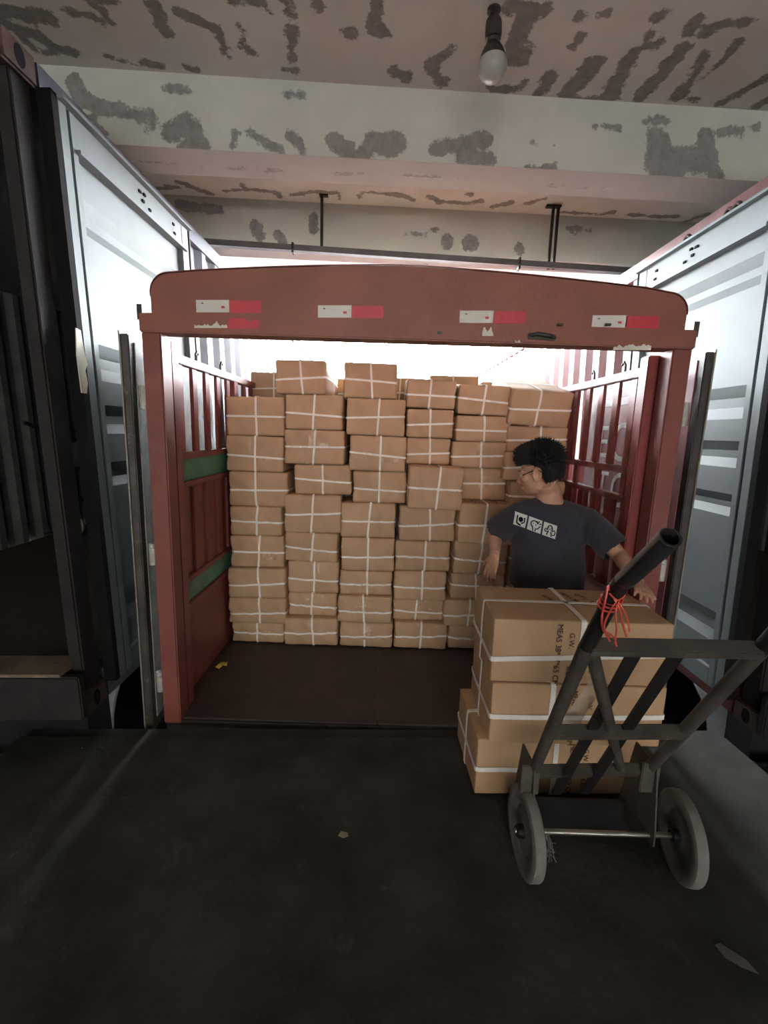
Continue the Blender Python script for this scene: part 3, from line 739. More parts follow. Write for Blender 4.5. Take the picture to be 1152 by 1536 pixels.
TAPE = {(0,6): [(-.22,-.12,.1,.9),(.3,.6,-.35,-.2)], (1,6): [(-.2,.0,.0,.95),(.1,.5,.05,.25)], (2,6): [(-.05,.12,.2,.95),(-.0,.75,-.5,-.2),(-.8,-.35,-.35,-.2)], (2,5): [(-.12,.08,.6,1.0)], (2,0): [(-.1,.2,.1,.9),(-.4,.6,-.35,-.1)],
        (4,6): [(-.25,.25,-.05,.35),(-.1,.1,.3,.8)], (4,5): [(-.2,.2,-.2,.6)], (2,1): [(-.15,.05,.0,.95)], (0,3): [(.2,.7,-.5,-.1)], (1,2): [(0,.25,.4,.9)], (2,7): [(.3,.6,-.05,.1)], (3,8): [(-.6,.6,-.1,.05)], (1,0): [(-.1,.1,.2,.9)]}
top_of = {}
prev_r = {}
for ci, colm in enumerate(COLS):
    z = .003
    for ri, (u0, u1, v0, v1, fw) in enumerate(colm):
        y = YW - fw
        zt_ = P((u0+u1)/2, v0, y=y).z
        h = max(.15, zt_ - z - .002)
        x0, x1 = P(u0, (v0+v1)/2, y=y).x, P(u1, (v0+v1)/2, y=y).x
        x0 = max(x0, -1.082); x1 = min(x1, 1.262)
        wd = x1 - x0
        if (ci, ri - 1) in prev_r or True: pass
        rr = random.Random(ci*31+ri*7); rot = (0, R(rr.uniform(-.9, .9)), R(rr.uniform(-.8, .8))); plain = True; loc = ((x0+x1)/2, y + BD/2, z + .002)
        if (ci, ri) == (5, 8): rot = (R(13), R(2), R(-1)); loc = ((x0+x1)/2 - .01, y + BD/2 * math.cos(R(13)), z + BD/2 * math.sin(R(13)) + .002); h = .225
        if (ci, ri) in ((3, 8), (4, 8)): rot = (R(5), R(1), R(-.6)); loc = (loc[0], loc[1], z + BD/2 * math.sin(R(5)) + .006)
        last = ri == len(colm) - 1
        lab = 'strapped brown carton in the %s stack from the left, %s' % (CN[ci], RN[ri]) if not last else 'strapped brown carton topping the %s stack from the left' % CN[ci]
        if ci in (0, 5): lab = lab.replace(' from the left', '')
        if (ci, ri) == (5, 8): lab = 'tilted brown carton topping the rightmost stack, its top catching the light'
        if (ci, ri) == (3, 5): lab = 'carton jutting forward halfway up the fourth stack from the left'
        if (ci, ri) == (4, 4): lab = 'jutting carton with dark print on its top, in the fifth stack'
        T, F = carton(lab, wd, BD, h, loc, rot, seed=ci*20 + ri, puff=.021 if ri < 6 else .014, straps='hvl' if (last or ri in (4, 5)) else 'hv', tape=TAPE.get((ci, ri)))
        if (ci, ri) == (4, 4):
            for k, t in enumerate(('MEAS 38*27*65 CM', 'G.W.       KG', "Q'TY      PCS")):
                lettering(t, .034, 'print', 'ink', T, Matrix.Translation((.0, -.28 + k*.055, h + .0012)))
        z += h + .002
        if abs(rot[0]) > .01: z += .04
    top_of[ci] = z
# second row of cartons behind the front stacks: only their top edges show
Y2 = YW + BD + .08
SEC = [(0, -.92, .42, 'brown carton end showing behind the top of the leftmost stack', 1.98), (1, -.42, .40, None, 1.95), (2, .10, .42, 'dark carton edge between the tops of the third and fourth stacks', 1.97), (3, .54, .40, 'carton top edge showing just above the fourth stack', 2.00), (4, .98, .42, 'carton edge showing just above the fifth stack', 1.96)]
for k, x, wd, lab, zt2 in SEC:
    nrow = 8; h = zt2 / nrow - .002
    for r_ in range(nrow):
        top = r_ == nrow - 1
        l = lab if (top and lab) else 'brown carton hidden in the second row behind the %s stack, %s' % (CN[k], ('lowest', 'second up', 'third up', 'fourth up', 'fifth up', 'sixth up', 'seventh up', 'topmost')[r_])
        carton(l, wd, BD, h, (x, Y2 + BD/2, .003 + r_ * (h + .002)), (0, 0, 0), seed=500 + k*10 + r_, puff=.006, straps='hvl' if top else '', n=(4, 4, 3), group=GRP)

# ------------------------------------------------------------------ cartons on the hand truck
HX0, HX1 = .452, 1.160
hz = .014; HB = []
for i, (dx, dy, rz, h, lab) in enumerate(((-.035, .035, 2.2, .262, 'bottom carton of the three on the hand truck, resting on its toe plate'),
                                       (.008, .0, .3, .268, 'middle carton of the three loaded on the hand truck'),
                                       (.0, .005, -.4, .268, 'top carton on the hand truck, black print, worker\'s hand on it'))):
    T, F = carton(lab, HX1 - HX0, .385, h, ((HX0+HX1)/2 + dx, 1.685 + .385/2 + dy, hz), (0, 0, R(rz)), seed=900 + i, puff=.004, r=.007, straps='hvl', sw=.021, m='card2', group='cartons on the hand truck', loff=.0, voff=(-.02, -.11, -.003)[i], n=(10, 6, 5))
    HB.append((T, F, h)); hz += h + .003
def front_text(T, h, txt, x, z, size):
    mw = Matrix.Translation((x, -.385/2 - .0052, z)) @ Matrix(((0, 1, 0, 0), (0, 0, -1, 0), (-1, 0, 0, 0), (0, 0, 0, 1)))
    lettering(txt, size, 'print', 'ink', T, mw)
T, F, h = HB[2]
front_text(T, h, 'MEAS 38*27*65 CM', -.095, h/2 - .01, .032)
front_text(T, h, 'G.W.         KG', -.045, h/2 - .005, .030)
front_text(T, h, "Q'TY        PC", .045, h/2, .030)
for t, x in (('G.W.', -.06), ('MEAS 38*27', .05), ("Q'TY   PC", .11)):
    lettering(t, .032, 'print', 'ink', T, Matrix.Translation((x, .06, h + .0012)) @ Matrix.Rotation(R(-72), 4, 'Z'))
T, F, h = HB[1]
front_text(T, h, 'MEAS 38*27*65 CM', -.02, h/2 - .01, .030); front_text(T, h, 'G.W.         KG', .045, h/2, .030); front_text(T, h, "Q'TY       PC", .10, h/2, .030)
T, F, h = HB[0]
front_text(T, h, 'MEAS 38*27*65 CM', .05, h/2 - .01, .030); front_text(T, h, 'G.W.         KG', .11, h/2, .030)

# ------------------------------------------------------------------ hand truck
HT = empty('hand_truck', (.81, 1.43, 0), 'dusty steel hand truck with grey wheels leaning in front of cartons', 'hand truck')
def hp_(mb, name, m, par=None, **k):
    o = chl(mb.build(name, m, **k), HT)
    if par is not None: o.parent = par; o.matrix_parent_inverse = Matrix()
    return o
nL, nR, bL, bR = D(880, 970, 1.12), D(1140, 975, 1.12), D(800, 1157, 1.62), D(972, 1154, 1.62)
hb = D(926, 882, 1.0); he = D(1006, 806, .80)
def smooth_path(pts, n=6):
    out = []; P_ = [pts[0]] + list(pts) + [pts[-1]]
    for i in range(1, len(P_) - 2):
        p0, p1, p2, p3 = (Vector(p) for p in P_[i-1:i+3])
        for k in range(n):
            t = k / n; out.append(.5 * ((2*p1) + (p2 - p0)*t + (2*p0 - 5*p1 + 4*p2 - p3)*t*t + (3*p1 - p0 - 3*p2 + p3)*t**3))
    out.append(Vector(pts[-1])); return out
for side_, n_, b_, dx in ((-1, nL, bL, 0), (1, nR, bR, nR.x - nL.x)):
    off = Vector((dx, 0, 0))
    hp_(MB().tube([b_, b_.lerp(n_, .5), n_], .019, 14), 'side_rail', 'iron', smooth=True)
    path = smooth_path([n_, n_.lerp(hb + off, .55), hb + off, (hb + off).lerp(he + off, .35), he + off], 6)
    hd = MB().tube(path, .0185, 18, cap=False)
    ins = MB().tube(path[-8:], .0150, 18, cap=False); e0 = len(hd.v) - 18; hd.add(ins.v, ins.f)
    hd.f += [(e0 + k, e0 + (k+1) % 18, len(hd.v) - 18 + (k+1) % 18, len(hd.v) - 18 + k) for k in range(18)]
    h_o = hp_(hd, 'handle', 'dark', smooth=True)
    # polished grip sleeve over the last part
    gp = path[-10:]; gs = MB().tube(gp, .0200, 20, cap=False); i2 = MB().tube(gp, .0165, 20, cap=False); k0 = len(gs.v); gs.add(i2.v, i2.f)
    m_ = len(gp) - 1
    for base in (0, m_):
        gs.f += [(base*20 + k, base*20 + (k+1) % 20, k0 + base*20 + (k+1) % 20, k0 + base*20 + k) for k in range(20)]
    hp_(gs, 'grip', 'chrome', h_o, smooth=True)
mL, mR = bL.lerp(nL, .40), bR.lerp(nR, .40)
for a, b in ((nL, nR), (mL, mR), (bL, bR)):
    hp_(MB().bar(a, b, .040, .030, (nL - bL)), 'crossbar', 'iron', bevel=.004)
hp_(MB().tube([nL + Vector((.012, .002, -.005)), bL.lerp(bR, .75) + Vector((0, -.004, .01))], .017, 12), 'brace', 'iron', smooth=True)
back = Vector((0, .055, -.02))
for fr in (.36, .62):
    hp_(MB().bar(bL.lerp(bR, fr - .08) + back - Z*.12, nL.lerp(nR, fr) + back + Vector((0, 0, -.02)), .034, .012, (0, 1, .6)), 'slat', 'dark')
# side plates that carry the axle, toe plate
AXZ, AXY, WR = .148, 1.395, .148
for b_, sx in ((bL, -1), (bR, 1)):
    x = b_.x + sx * .006
    hp_(MB().prism([(x, b_.y - .035, b_.z + .045), (x, b_.y + .10, b_.z + .035), (x, b_.y + .17, .06), (x, b_.y + .05, .06), (x, AXY + .03, AXZ - .03), (x, AXY - .03, AXZ - .02), (x, AXY - .028, AXZ + .03)], (sx * .006, 0, 0)), 'axle_plate', 'iron')
    hp_(MB().box((min(x, x - sx*.0) - .045, b_.y - .03, b_.z - .07), (x + .02, b_.y - .018, b_.z + .045)), 'corner_plate', 'iron', bevel=.003)
hp_(MB().tube([(.50, AXY, AXZ), (1.13, AXY, AXZ)], .0095, 12), 'axle', 'axle', smooth=True)
hp_(MB().box((.52, 1.56, .003), (1.10, 1.98, .011)), 'toe_plate', 'dark')
hp_(MB().box((.52, 1.55, .003), (1.10, 1.562, .14)), 'toe_plate_back', 'dark')
for x, yaw in ((.540, 2), (1.092, -8)):
    ax = Vector((math.cos(R(yaw)), math.sin(R(yaw)), 0)); c = Vector((x, AXY, AXZ))
    hwid = .021
    ty = MB().lathe(c, [(.106, -hwid*.8), (.118, -hwid), (.138, -hwid), (.146, -hwid*.8), (WR, -hwid*.5), (WR, hwid*.5), (.146, hwid*.8), (.138, hwid), (.118, hwid), (.106, hwid*.8), (.106, -hwid*.8)], ax, 40)
    wh = hp_(ty, 'wheel', 'tyre', smooth=True)
    dsc = MB().lathe(c, [(.0, -.010), (.032, -.010), (.040, -.006), (.085, -.004), (.096, -.016), (.109, -.018), (.109, .018), (.096, .016), (.085, .004), (.040, .006), (.032, .010), (0, .010)], ax, 32)
    hp_(dsc, 'wheel_disc', 'hub', wh, smooth=True)
    hp_(MB().lathe(c, [(0, -.036), (.016, -.036), (.022, -.030), (.024, .030), (.018, .036), (0, .036)], ax, 20), 'hub', 'dark', wh, smooth=True)
# frayed string caught round the axle
rnd = random.Random(5); mb = MB()
for i in range(26):
    g = rnd.uniform(0, 6.28); x = .60 + rnd.uniform(-.018, .018); p0 = Vector((x, AXY + .010*math.cos(g), AXZ + .010*math.sin(g)))
    mb.tube([p0, p0 + Vector((rnd.uniform(-.01, .02), -.02 + rnd.uniform(-.01, .01), -.03 + rnd.uniform(-.015, .02))), p0 + Vector((rnd.uniform(-.01, .03), -.025 + rnd.uniform(-.02, .02), -.065 + rnd.uniform(-.03, .03)))], .0011, 4)
o = hp_(mb, 'frayed_string', 'hub'); o['label'] = 'frayed grey string caught on the axle'
# red plastic string tied on the handle
mb = MB(); c0 = n_ = D(905, 925, 1.075)
cA, cB = D(912, 905, 1.045), D(897, 940, 1.10)
axd = (cA - cB).normalized(); e1 = axd.orthogonal().normalized(); e2 = axd.cross(e1)
for k in range(3):
    cc = D(917 - k*3, 900 + k*5, 1.03)
    mb.tube([cc + (e1*math.cos(t) + e2*math.sin(t)) * .0215 + axd * (t * .002) for t in [2*math.pi*i/16 for i in range(17)]], .0024, 5)
def dangle(pts, r=.0022): mb.tube(smooth_path([D(*p) for p in pts], 5), r, 5)
dangle([(912, 878, 1.0), (908, 900, 1.0), (903, 925, 1.02), (905, 945, 1.03), (914, 955, 1.04)], .0028)
dangle([(912, 878, 1.0), (918, 892, 1.0), (930, 915, 1.0), (934, 935, 1.02), (940, 955, 1.04)], .0024)
dangle([(930, 898, 1.0), (918, 912, 1.0), (906, 940, 1.02), (915, 962, 1.04)], .0022)
dangle([(932, 895, 1.0), (924, 915, .99), (925, 945, 1.0), (922, 965, 1.02)], .0020)
dangle([(914, 890, 1.0), (926, 900, .99), (937, 893, 1.0), (926, 897, 1.0), (940, 925, 1.0), (944, 948, 1.0)], .0020)
dangle([(905, 945, 1.03), (920, 955, 1.03), (925, 970, 1.03)], .0020)
o = hp_(mb, 'string_tie', 'redstring', smooth=True); o['label'] = 'red plastic string tied round the handle'
# crinkled clear film stuck behind the brace
mb = MB(); rnd = random.Random(3); vs = []; n1, n2 = 10, 3
for i in range(n1 + 1):
    t = i / n1; u = 893 - 40*t + 6*math.sin(t*7); v = 1010 + 100*t
    for j in range(n2 + 1):
        vs.append(D(u + (j - n2/2) * (5 + 5*math.sin(math.pi*t)), v + rnd.uniform(-2, 2), 1.36 + .22*t + rnd.uniform(-.012, .012)))
mb.add(vs, [(i*(n2+1)+j, i*(n2+1)+j+1, (i+1)*(n2+1)+j+1, (i+1)*(n2+1)+j) for i in range(n1) for j in range(n2)])
o = hp_(mb, 'plastic_film', 'film', smooth=True); o['label'] = 'torn strip of crinkled clear film'

# ------------------------------------------------------------------ worker
PR = empty('person', (.94, 2.46, 0), 'worker in a charcoal t-shirt standing behind the cartons, looking back', 'person')
def pp(mb_or_o, name=None, m=None, **k):
    o = mb_or_o if not isinstance(mb_or_o, MB) else mb_or_o.build(name, m, **k)
    return chl(o, PR)
V3 = Vector
hipc, chest, neckb = V3((.935, 2.47, .79)), V3((.915, 2.455, 1.08)), V3((.895, 2.45, 1.185))
headc = V3((.815, 2.42, 1.350)); HS = 1.09
shR, shL = V3((.738, 2.44, 1.105)), V3((1.110, 2.44, 1.085))
elR, wrR = V3((.645, 2.56, .975)), V3((.605, 2.37, .900))
elL = P(930, 834, y=2.28); wrL = P(958, 874, y=2.06)
hdir = V3((-.82, .58, -.22)).normalized()           # the way the face looks
hup = (V3((-.12, 0, 1)) - hdir * V3((-.12, 0, 1)).dot(hdir)).normalized(); hsd = hdir.cross(hup)   # hsd points to the person's right
HM = Matrix((hsd, hdir, hup)).transposed()         # local x=right side, y=forward, z=up
HM = HM * HS
def hl(x, y, z): return headc + HM @ V3((x, y, z))
body = MB()
def ell(c, a, b, ang=0.0, tilt=0.0):
    return (c, V3((a*math.cos(ang), a*math.sin(ang), tilt*a)), V3((-b*math.sin(ang), b*math.cos(ang), 0)))
body.sections([ell(hipc + V3((0,0,-.07)), .15, .105), ell(hipc, .165, .115), ell(hipc + V3((-.003,0,.11)), .145, .10), ell(chest + V3((0,0,-.08)), .155, .11), ell(chest, .170, .112), ell(chest + V3((-.01,0,.06)), .165, .095), ell(neckb + V3((0,0,-.01)), .095, .075)], 24)
body.tube([shR, shL], [.055, .055], 14)
body.ball(shR, .058); body.ball(shL, .060)
body.tube([neckb + V3((.01, .0, -.03)), neckb.lerp(headc, .42) + V3((.020, .01, 0)), hl(0, -.02, -.05)], [.076, .066, .060], 18)
for s, (a, e, w_) in ((0, (shR, elR, wrR)), (1, (shL, elL, wrL))):
    body.tube([a, a.lerp(e, .35), a.lerp(e, .8), e, e.lerp(w_, .25), e.lerp(w_, .7), w_], [.052, .049, .042, .039, .041, .032, .026], 16)
    body.ball(e, .040)
# head
body.ball(hl(0, -.015, .030), (.074, .092, .088), HM, 24, 16)
body.ball(hl(0, .030, -.030), (.060, .058, .078), HM, 20, 14)
body.ball(hl(0, .052, -.085), (.030, .030, .022), HM)
body.ball(hl(0, .070, .010), (.050, .022, .016), HM)
body.tube([hl(0, .082, .002), hl(0, .094, -.022), hl(0, .106, -.040)], [.010, .012, .014], 10)
body.ball(hl(.011, .094, -.044), (.009, .011, .008), HM); body.ball(hl(-.011, .094, -.044), (.009, .011, .008), HM)
body.ball(hl(0, .084, -.066), (.022, .012, .006), HM); body.ball(hl(0, .082, -.075), (.020, .011, .006), HM)
for s in (-1, 1):
    body.ball(hl(s*.046, .055, -.025), (.022, .020, .020), HM)
    body.tube([hl(s*(.074 + .010*math.sin(t*.5)), -.016 - .017*math.cos(t), -.012 + .030*math.sin(t)) for t in [2*math.pi*i/14 for i in range(15)]], .0058, 8)
    body.ball(hl(s*.072, -.010, -.014), (.007, .015, .026), HM)
# legs (hidden behind the cartons in the photo)
hips = [(hipc + V3((-.085, 0, -.05))), (hipc + V3((.085, 0, -.05)))]
feet = [V3((.83, 2.50, .05)), V3((1.05, 2.46, .05))]
for h_, f_ in zip(hips, feet):
    kn = h_.lerp(f_, .5) + V3((0, -.03, 0))
    body.tube([h_, h_.lerp(kn, .5), kn, kn.lerp(f_, .35), f_ + V3((0, 0, .03))], [.082, .070, .052, .050, .036], 16)
# hands
def hand(w_, fwd, palm_n, thumb_side, curl, spread=1.0, length=.085):
    f = fwd.normalized(); n = (palm_n - f * palm_n.dot(f)).normalized(); sd = f.cross(n)   # n: out of the palm
    body.sections([(w_ - f*.01, sd*.024, n*.020), (w_ + f*.025, sd*.034, n*.017), (w_ + f*.065, sd*.040, n*.0145), (w_ + f*.090, sd*.038, n*.012)], 14)
    for i in range(4):
        q = (i - 1.5) / 1.5
        base = w_ + f*.082 + sd * (q * .029 * thumb_side)
        d = (f + sd * (q * .14 * spread * thumb_side)).normalized()
        L = (.068, .078, .073, .056)[i] * length / .085
        b = curl[i]
        p1 = base + d * (L * .42); d1 = (d * math.cos(b) + n * math.sin(b)); p2 = p1 + d1 * (L * .33); d2 = d * math.cos(2*b) + n * math.sin(2*b); p3 = p2 + d2 * (L * .25)
        body.tube([base - d*.02, base, p1, p2, p3], [.0095, .0095, .0088, .0082, .0066], 10); body.ball(p3, .0066, None, 10, 6); body.ball(p1, .0088, None, 10, 6); body.ball(p2, .0082, None, 10, 6)
    tb = w_ + f*.028 - sd * (.026 * thumb_side)
    td = (f * .72 - sd * (.75 * thumb_side) + n * .35).normalized()
    t1 = tb + td*.038; t2 = t1 + (td * .8 + f * .5 + n * .15).normalized() * .030
    body.tube([tb - td*.015, tb, t1, t2], [.012, .0115, .0098, .0078], 10); body.ball(t2, .0078, None, 10, 6)
hand(wrR, V3((-.22, -.10, -1)), V3((.75, .65, -.1)), 1, (.35, .30, .32, .40))
hand(wrL + V3((0, 0, -.002)), (P(972, 902, z=.845) - wrL), V3((-.3, -.1, -1)), -1, (.32, .30, .34, .4))
ob_ = body.build('body', 'skin'); remesh(ob_, .0048, 3); pp(ob_)
# shirt
sh = MB()
sh.sections([ell(V3((.935, 2.47, .70)), .212, .150), ell(V3((.935, 2.47, .78)), .208, .148), ell(V3((.925, 2.468, .90)), .196, .138), ell(V3((.918, 2.458, 1.02)), .196, .136), ell(chest + V3((-.003, 0, .02)), .192, .130), ell(chest + V3((-.012, .0, .075)), .165, .105), ell(neckb + V3((.0, .0, -.012)), .098, .084), ell(neckb + V3((-.002, 0, -.004)), .086, .076)], 32)
sh.tube([shR + V3((.02, 0, .004)), shL + V3((-.02, 0, .004))], [.072, .072], 16)
sh.tube([shR + V3((.03, 0, .02)), neckb + V3((-.035, .0, -.035))], [.066, .060], 16); sh.tube([shL + V3((-.04, 0, .02)), neckb + V3((.035, .0, -.035))], [.066, .060], 16)
sh.ball(shR, .073); sh.ball(shL, .076)
cuR = shR.lerp(elR, .92); cuL = shL.lerp(elL, .90)
sh.tube([shR, shR.lerp(elR, .4), cuR], [.074, .080, .077], 18)
sh.tube([shL, shL.lerp(elL, .4), cuL], [.076, .084, .078], 18)
so_ = sh.build('shirt', 'shirt'); remesh(so_, .008, 6)
me = so_.data
for v in me.vertices:      # folds of the loose cloth
    p = v.co
    k = min(1, max(0, (1.16 - p.z) / .2))
    nn = mnoise.noise(Vector((p.x*7 + p.z*5, p.y*6, p.z*4.0))) + .5*mnoise.noise(Vector((p.x*16 - p.z*11, p.y*13, p.z*9)))
    v.co = p + v.normal * (.017 * nn * k)
bm = bmesh.new(); bm.from_mesh(me)   # cut the caps off hem and cuffs, leaving open cloth
for pt, nrm in ((V3((0, 0, .704)), V3((0, 0, -1))),):
    bmesh.ops.delete(bm, geom=[f for f in bm.faces if (f.calc_center_median() - pt).dot(nrm) > 0], context='FACES')
for c_, a_, e_ in ((cuR, shR, elR), (cuL, shL, elL)):
    d_ = (e_ - a_).normalized()
    bmesh.ops.delete(bm, geom=[f for f in bm.faces if (f.calc_center_median() - (c_ - d_*.012)).dot(d_) > 0 and (f.calc_center_median() - c_).length < .11], context='FACES')
bm.to_mesh(me); bm.free()
for p in me.polygons: p.use_smooth = True
pp(so_)
# collar rib
cl = MB(); cc = neckb + V3((-.003, -.0, -.008))
cl.tube([cc + V3((.088*math.cos(t), .080*math.sin(t), .016*math.sin(t) + .006*math.cos(t))) for t in [2*math.pi*i/32 for i in range(33)]], .008, 8)
o = cl.build('collar', 'shirt', smooth=True); o.parent = so_; 
# print on the chest: three white panels with plain line figures, laid on the cloth
from mathutils.bvhtree import BVHTree
bvh = BVHTree.FromPolygons([v.co for v in me.vertices], [tuple(p.vertices) for p in me.polygons])
ca, cb_, cd = P(778, 770, y=2.32), P(836, 789, y=2.32), P(775, 790, y=2.32)
ux = (cb_ - ca); uz = (cd - ca)
def onshirt(s, t, off):
    p = ca + ux * s + uz * t
    h = bvh.ray_cast(V3((p.x, 2.0, p.z)), V3((0, 1, 0)))
    return (h[0] + V3((0, -off, 0))) if h[0] is not None else V3((p.x, 2.32 - off, p.z))
def spatch(mb, s0, s1, t0, t1, off, n=5):
    vs = [onshirt(s0 + (s1-s0)*i/n, t0 + (t1-t0)*j/n, off) for j in range(n+1) for i in range(n+1)]
    return mb.add(vs, [(j*(n+1)+i, j*(n+1)+i+1, (j+1)*(n+1)+i+1, (j+1)*(n+1)+i) for j in range(n) for i in range(n)])
def sline(mb, pts, wd=.0030, off=.0036):
    pts = [onshirt(s, t, off) for s, t in pts]
    mb.tube(pts, wd, 5)
def spos(o): o.parent = so_; return o
panels = [(0, .305), (.345, .645), (.685, 1.0)]
for i, (s0, s1) in enumerate(panels):
    o = spos(spatch(MB(), s0, s1, 0, 1, .0022).build('shirt_print', 'print', smooth=True))
    ln = MB(); L = lambda x, y: (s0 + (s1 - s0) * x, y)
    circ = lambda cx, cy, rx, ry, a0=0, a1=6.283: [L(cx + rx*math.cos(t), cy + ry*math.sin(t)) for t in [a0 + (a1-a0)*k/14 for k in range(15)]]
    if i == 0:
        for q in (.05, .10, .15): sline(ln, circ(.5, .45, q, q*1.1), .003)
        sline(ln, [L(.2, .2), L(.22, .75), L(.45, .9)], .004); sline(ln, [L(.8, .25), L(.82, .6), L(.6, .75)], .004); sline(ln, [L(.25, .8), L(.6, .9)], .004)
    elif i == 1:
        sline(ln, circ(.45, .45, .25, .25, 1.9, 5.9)); sline(ln, [L(.35, .7), L(.4, .95)]); sline(ln, [L(.55, .95), L(.58, .75), L(.75, .7), L(.85, .5), L(.95, .48)])
        for a, b in (((.7, .3), (.78, .12)), ((.8, .35), (.95, .25)), ((.6, .25), (.62, .15))): sline(ln, [L(*a), L(*b)])
        sline(ln, [L(.36, .4), L(.40, .42)], .003); sline(ln, [L(.55, .45), L(.58, .5)], .003)
    else:
        sline(ln, circ(.5, .35, .17, .22, 2.4, 7.0)); sline(ln, [L(.42, .55), L(.35, .75), L(.3, .9)]); sline(ln, [L(.58, .58), L(.62, .7), L(.66, .92)])
        sline(ln, [L(.38, .62), L(.2, .68), L(.12, .55), L(.2, .42), L(.28, .52)]); sline(ln, [L(.64, .55), L(.82, .42), L(.92, .55), L(.85, .78), L(.7, .78)])
        sline(ln, [L(.43, .3), L(.45, .32)], .003); sline(ln, [L(.57, .3), L(.59, .32)], .003); sline(ln, [L(.46, .43), L(.55, .42)])
    spos(ln.build('print_lines', 'gasket'))
# trousers and shoes
tr = MB()
tr.sections([ell(hipc + V3((0, 0, -.10)), .168, .118), ell(hipc + V3((0, 0, .02)), .170, .120)], 24)
for h_, f_ in zip(hips, feet):
    kn = h_.lerp(f_, .5) + V3((0, -.03, 0))
    tr.tube([h_ + V3((0, 0, .02)), h_.lerp(kn, .5), kn, kn.lerp(f_, .5), f_ + V3((0, 0, .04))], [.098, .088, .074, .068, .064], 18)
to = tr.build('trousers', 'pants'); remesh(to, .012, 4); pp(to)
for f_ in feet:
    s_ = MB(); s_.sections([(f_ + V3((0, .06, -.012)), V3((.036, 0, 0)), V3((0, 0, .034))), (f_ + V3((0, .03, 0)), V3((.042, 0, 0)), V3((0, 0, .046))), (f_ + V3((0, -.05, -.006)), V3((.046, 0, 0)), V3((0, 0, .040))), (f_ + V3((0, -.13, -.02)), V3((.050, 0, 0)), V3((0, 0, .028))), (f_ + V3((0, -.19, -.026)), V3((.032, 0, 0)), V3((0, 0, .018)))], 16)
    s_.v = [(x, y, max(z, .002)) for x, y, z in s_.v]
    pp(s_, 'shoe', 'shoe', smooth=True)
# hair
hr = MB()
rnd = random.Random(11)
hr.ball(hl(0, -.020, .052), (.083, .100, .086), HM, 30, 20)
hr.ball(hl(0, -.060, .010), (.074, .062, .080), HM, 24, 16)
hr.ball(hl(0, .030, .085), (.066, .060, .042), HM, 20, 14)
ho = hr.build('hair', 'hair')
hv = []
def hair_ok(p):
    l = HM.inverted() @ (p - headc)
    # hairline: forehead in front, round the ears, nape behind
    if l.y > .02: return l.z > .050 - (l.y - .02) * .15
    if l.y > -.035: return l.z > .018 + (l.y + .035) * .6
    return l.z > -.060 + (l.y + .035) * -.2 - .0
remesh(ho, .006, 1); me = ho.data
bm = bmesh.new(); bm.from_mesh(me)
bmesh.ops.delete(bm, geom=[f for f in bm.faces if not hair_ok(f.calc_center_median())], context='FACES')
bm.to_mesh(me); bm.free()
cap = [(v.co.copy(), v.normal.copy()) for v in me.vertices]
rnd.shuffle(cap)
tf = MB(); tf.v = [tuple(v.co) for v in me.vertices]; tf.f = [tuple(p.vertices) for p in me.polygons]
for p, n in cap[:2600]:
    l = HM.inverted() @ (p - headc)
    if l.z < .03: ln_, rd = .009, .0018
    else: ln_, rd = .020 + rnd.uniform(0, .016), .0026
    fw = HM @ V3((rnd.uniform(-.3, .3), .55 if l.y > .0 else -.15, .15))
    d = (n + fw * .9 + V3((rnd.uniform(-.35, .35), rnd.uniform(-.35, .35), rnd.uniform(-.2, .3)))).normalized()
    tf.tube([p - n*.004, p + d * ln_ * .55, p + (d + fw*.35 - Z*.15).normalized() * ln_], [rd, rd*.8, rd*.15], 4)
me2 = tf.build('tmp', 'hair', smooth=60); ho.data = me2.data; bpy.data.objects.remove(me2); ho.data.name = 'hair'
pp(ho)
# face details
for s in (-1, 1):
    e = pp(MB().ball(hl(s*.031, .072, -.008), (.0115, .010, .0085), HM), 'eye', 'eyew', smooth=True)
    i = MB().ball(hl(s*.031, .0805, -.008), (.0050, .0025, .0052), HM, 10, 6).build('iris', 'gasket'); i.parent = e
    pp(MB().tube([hl(s*.015, .0875, .012), hl(s*.033, .084, .017), hl(s*.050, .066, .012)], [.0022, .0032, .0018], 6), 'eyebrow', 'hair')
pp(MB().tube([hl(-.021, .083, -.071), hl(0, .0955, -.0705), hl(.021, .083, -.071)], [.001, .0020, .001], 6), 'mouth_line', 'gasket')
for s in (-1, 1):
    pp(MB().tube([hl(s*.066, .056, -.004), hl(s*.079, .0, .012), hl(s*.081, -.022, .018), hl(s*.079, -.040, -.004), hl(s*.076, -.046, -.018)], .0020, 6), 'glasses_temple', 'gasket')

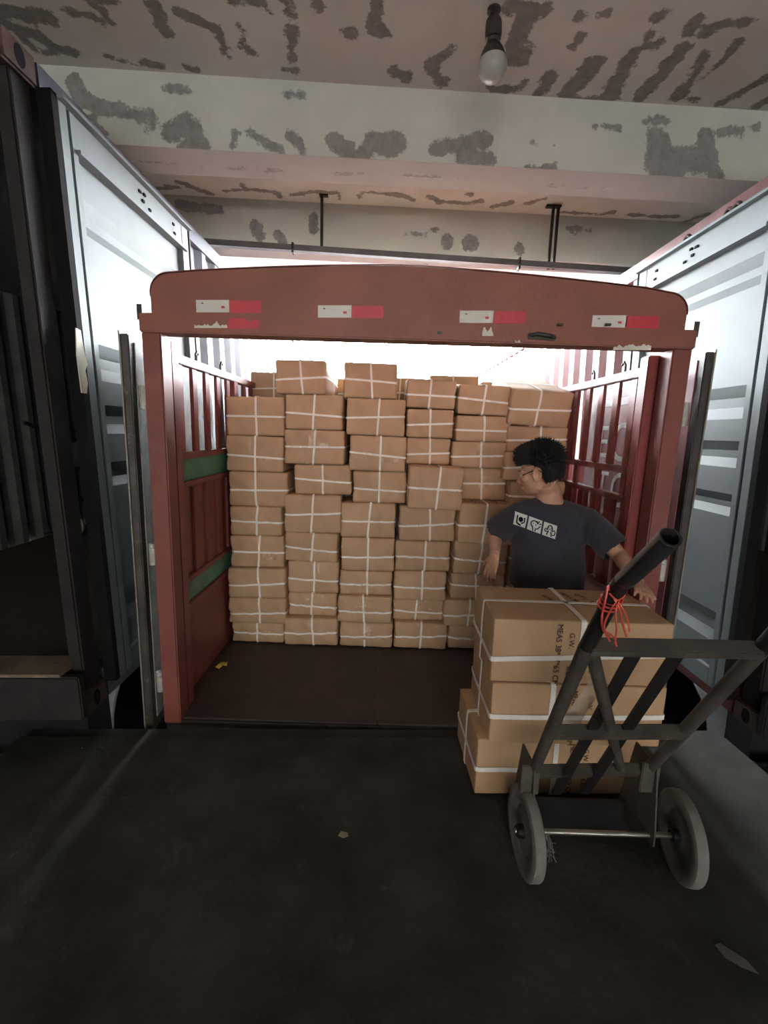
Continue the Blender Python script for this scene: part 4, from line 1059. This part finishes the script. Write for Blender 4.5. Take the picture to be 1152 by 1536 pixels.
# ------------------------------------------------------------------ small things
def scrap(name, label, cat, c, pts, m, lift=.006):
    c = V3(c); mb = MB(); vs = [(x, y, .001 + lift * abs(math.sin(9*x + 13*y + i))) for i, (x, y) in enumerate(pts)]
    n = len(vs); mb.add(vs + [(x, y, z + .0012) for x, y, z in vs], [tuple(range(n-1, -1, -1)), tuple(range(n, 2*n))] + [(i, (i+1) % n, n+(i+1) % n, n+i) for i in range(n)])
    o = mb.build(name, m); o.location = c; return tag(o, label, cat)
q = P(323, 999, z=.004); scrap('paper_scrap', 'crumpled yellow scrap of paper on the truck bed by the left wall', 'litter', (max(q.x, -1.02), q.y, .004), [(-.03, -.03), (0, -.045), (.012, -.01), (.034, .0), (.026, .035), (.012, .02), (.006, .045), (-.014, .03), (-.02, .0)], 'yellow', .012)
q = P(515, 1253, z=.001); scrap('cardboard_scrap', 'small beige scrap lying on the dark dock plate', 'litter', (q.x, q.y, .001), [(-.02, -.004), (.0, -.016), (.02, -.008), (.016, .01), (-.01, .014)], 'scrap', .004)
q = P(1100, 1435, z=.001); scrap('pale_patch', 'smeared pale patch on the floor at bottom right', 'litter', (q.x, q.y, .001), [(-.035, .03), (-.03, -.005), (.0, -.03), (.04, -.045), (.03, -.01), (.005, .012), (-.015, .035)], 'hub', .003)  # thin pale sheet with an irregular outline, flat on the floor

# hand cart standing deep inside the left container
CT = empty('hand_cart', (-3.5, 4.95, .31), 'dark hand cart standing inside the dark left container', 'cart')
def cp(mb, name, m, **k): return mb.build(name, m, CT, **k)
for dy in (0, .42):
    cp(MB().tube([(.05, dy - .2, 1.10), (.12, dy - .2, .9), (.14, dy - .2, .1)], .02, 10), 'cart_rail', 'dark', smooth=True)
    cp(MB().tube([(.05, dy - .2, 1.10), (-.04, dy - .45, 1.20)], .02, 10), 'cart_handle', 'dark', smooth=True)
    wc = V3((.16, dy - .2, .13))
    cp(MB().lathe(wc, [(.0, -.02), (.08, -.02), (.10, -.024), (.13, -.015), (.13, .015), (.10, .024), (.08, .02), (0, .02)], (0, 1, 0), 28), 'cart_wheel', 'hub', smooth=True)
for z_ in (.35, .7, 1.02):
    cp(MB().box((.10, -.2, z_), (.15, .22, z_ + .04)), 'cart_crossbar', 'dark')
cp(MB().box((.10, -.19, .74), (.125, .21, 1.0)), 'cart_panel', 'hub')
cp(MB().box((-.15, -.2, .02), (.15, .22, .035)), 'cart_toe', 'dark')
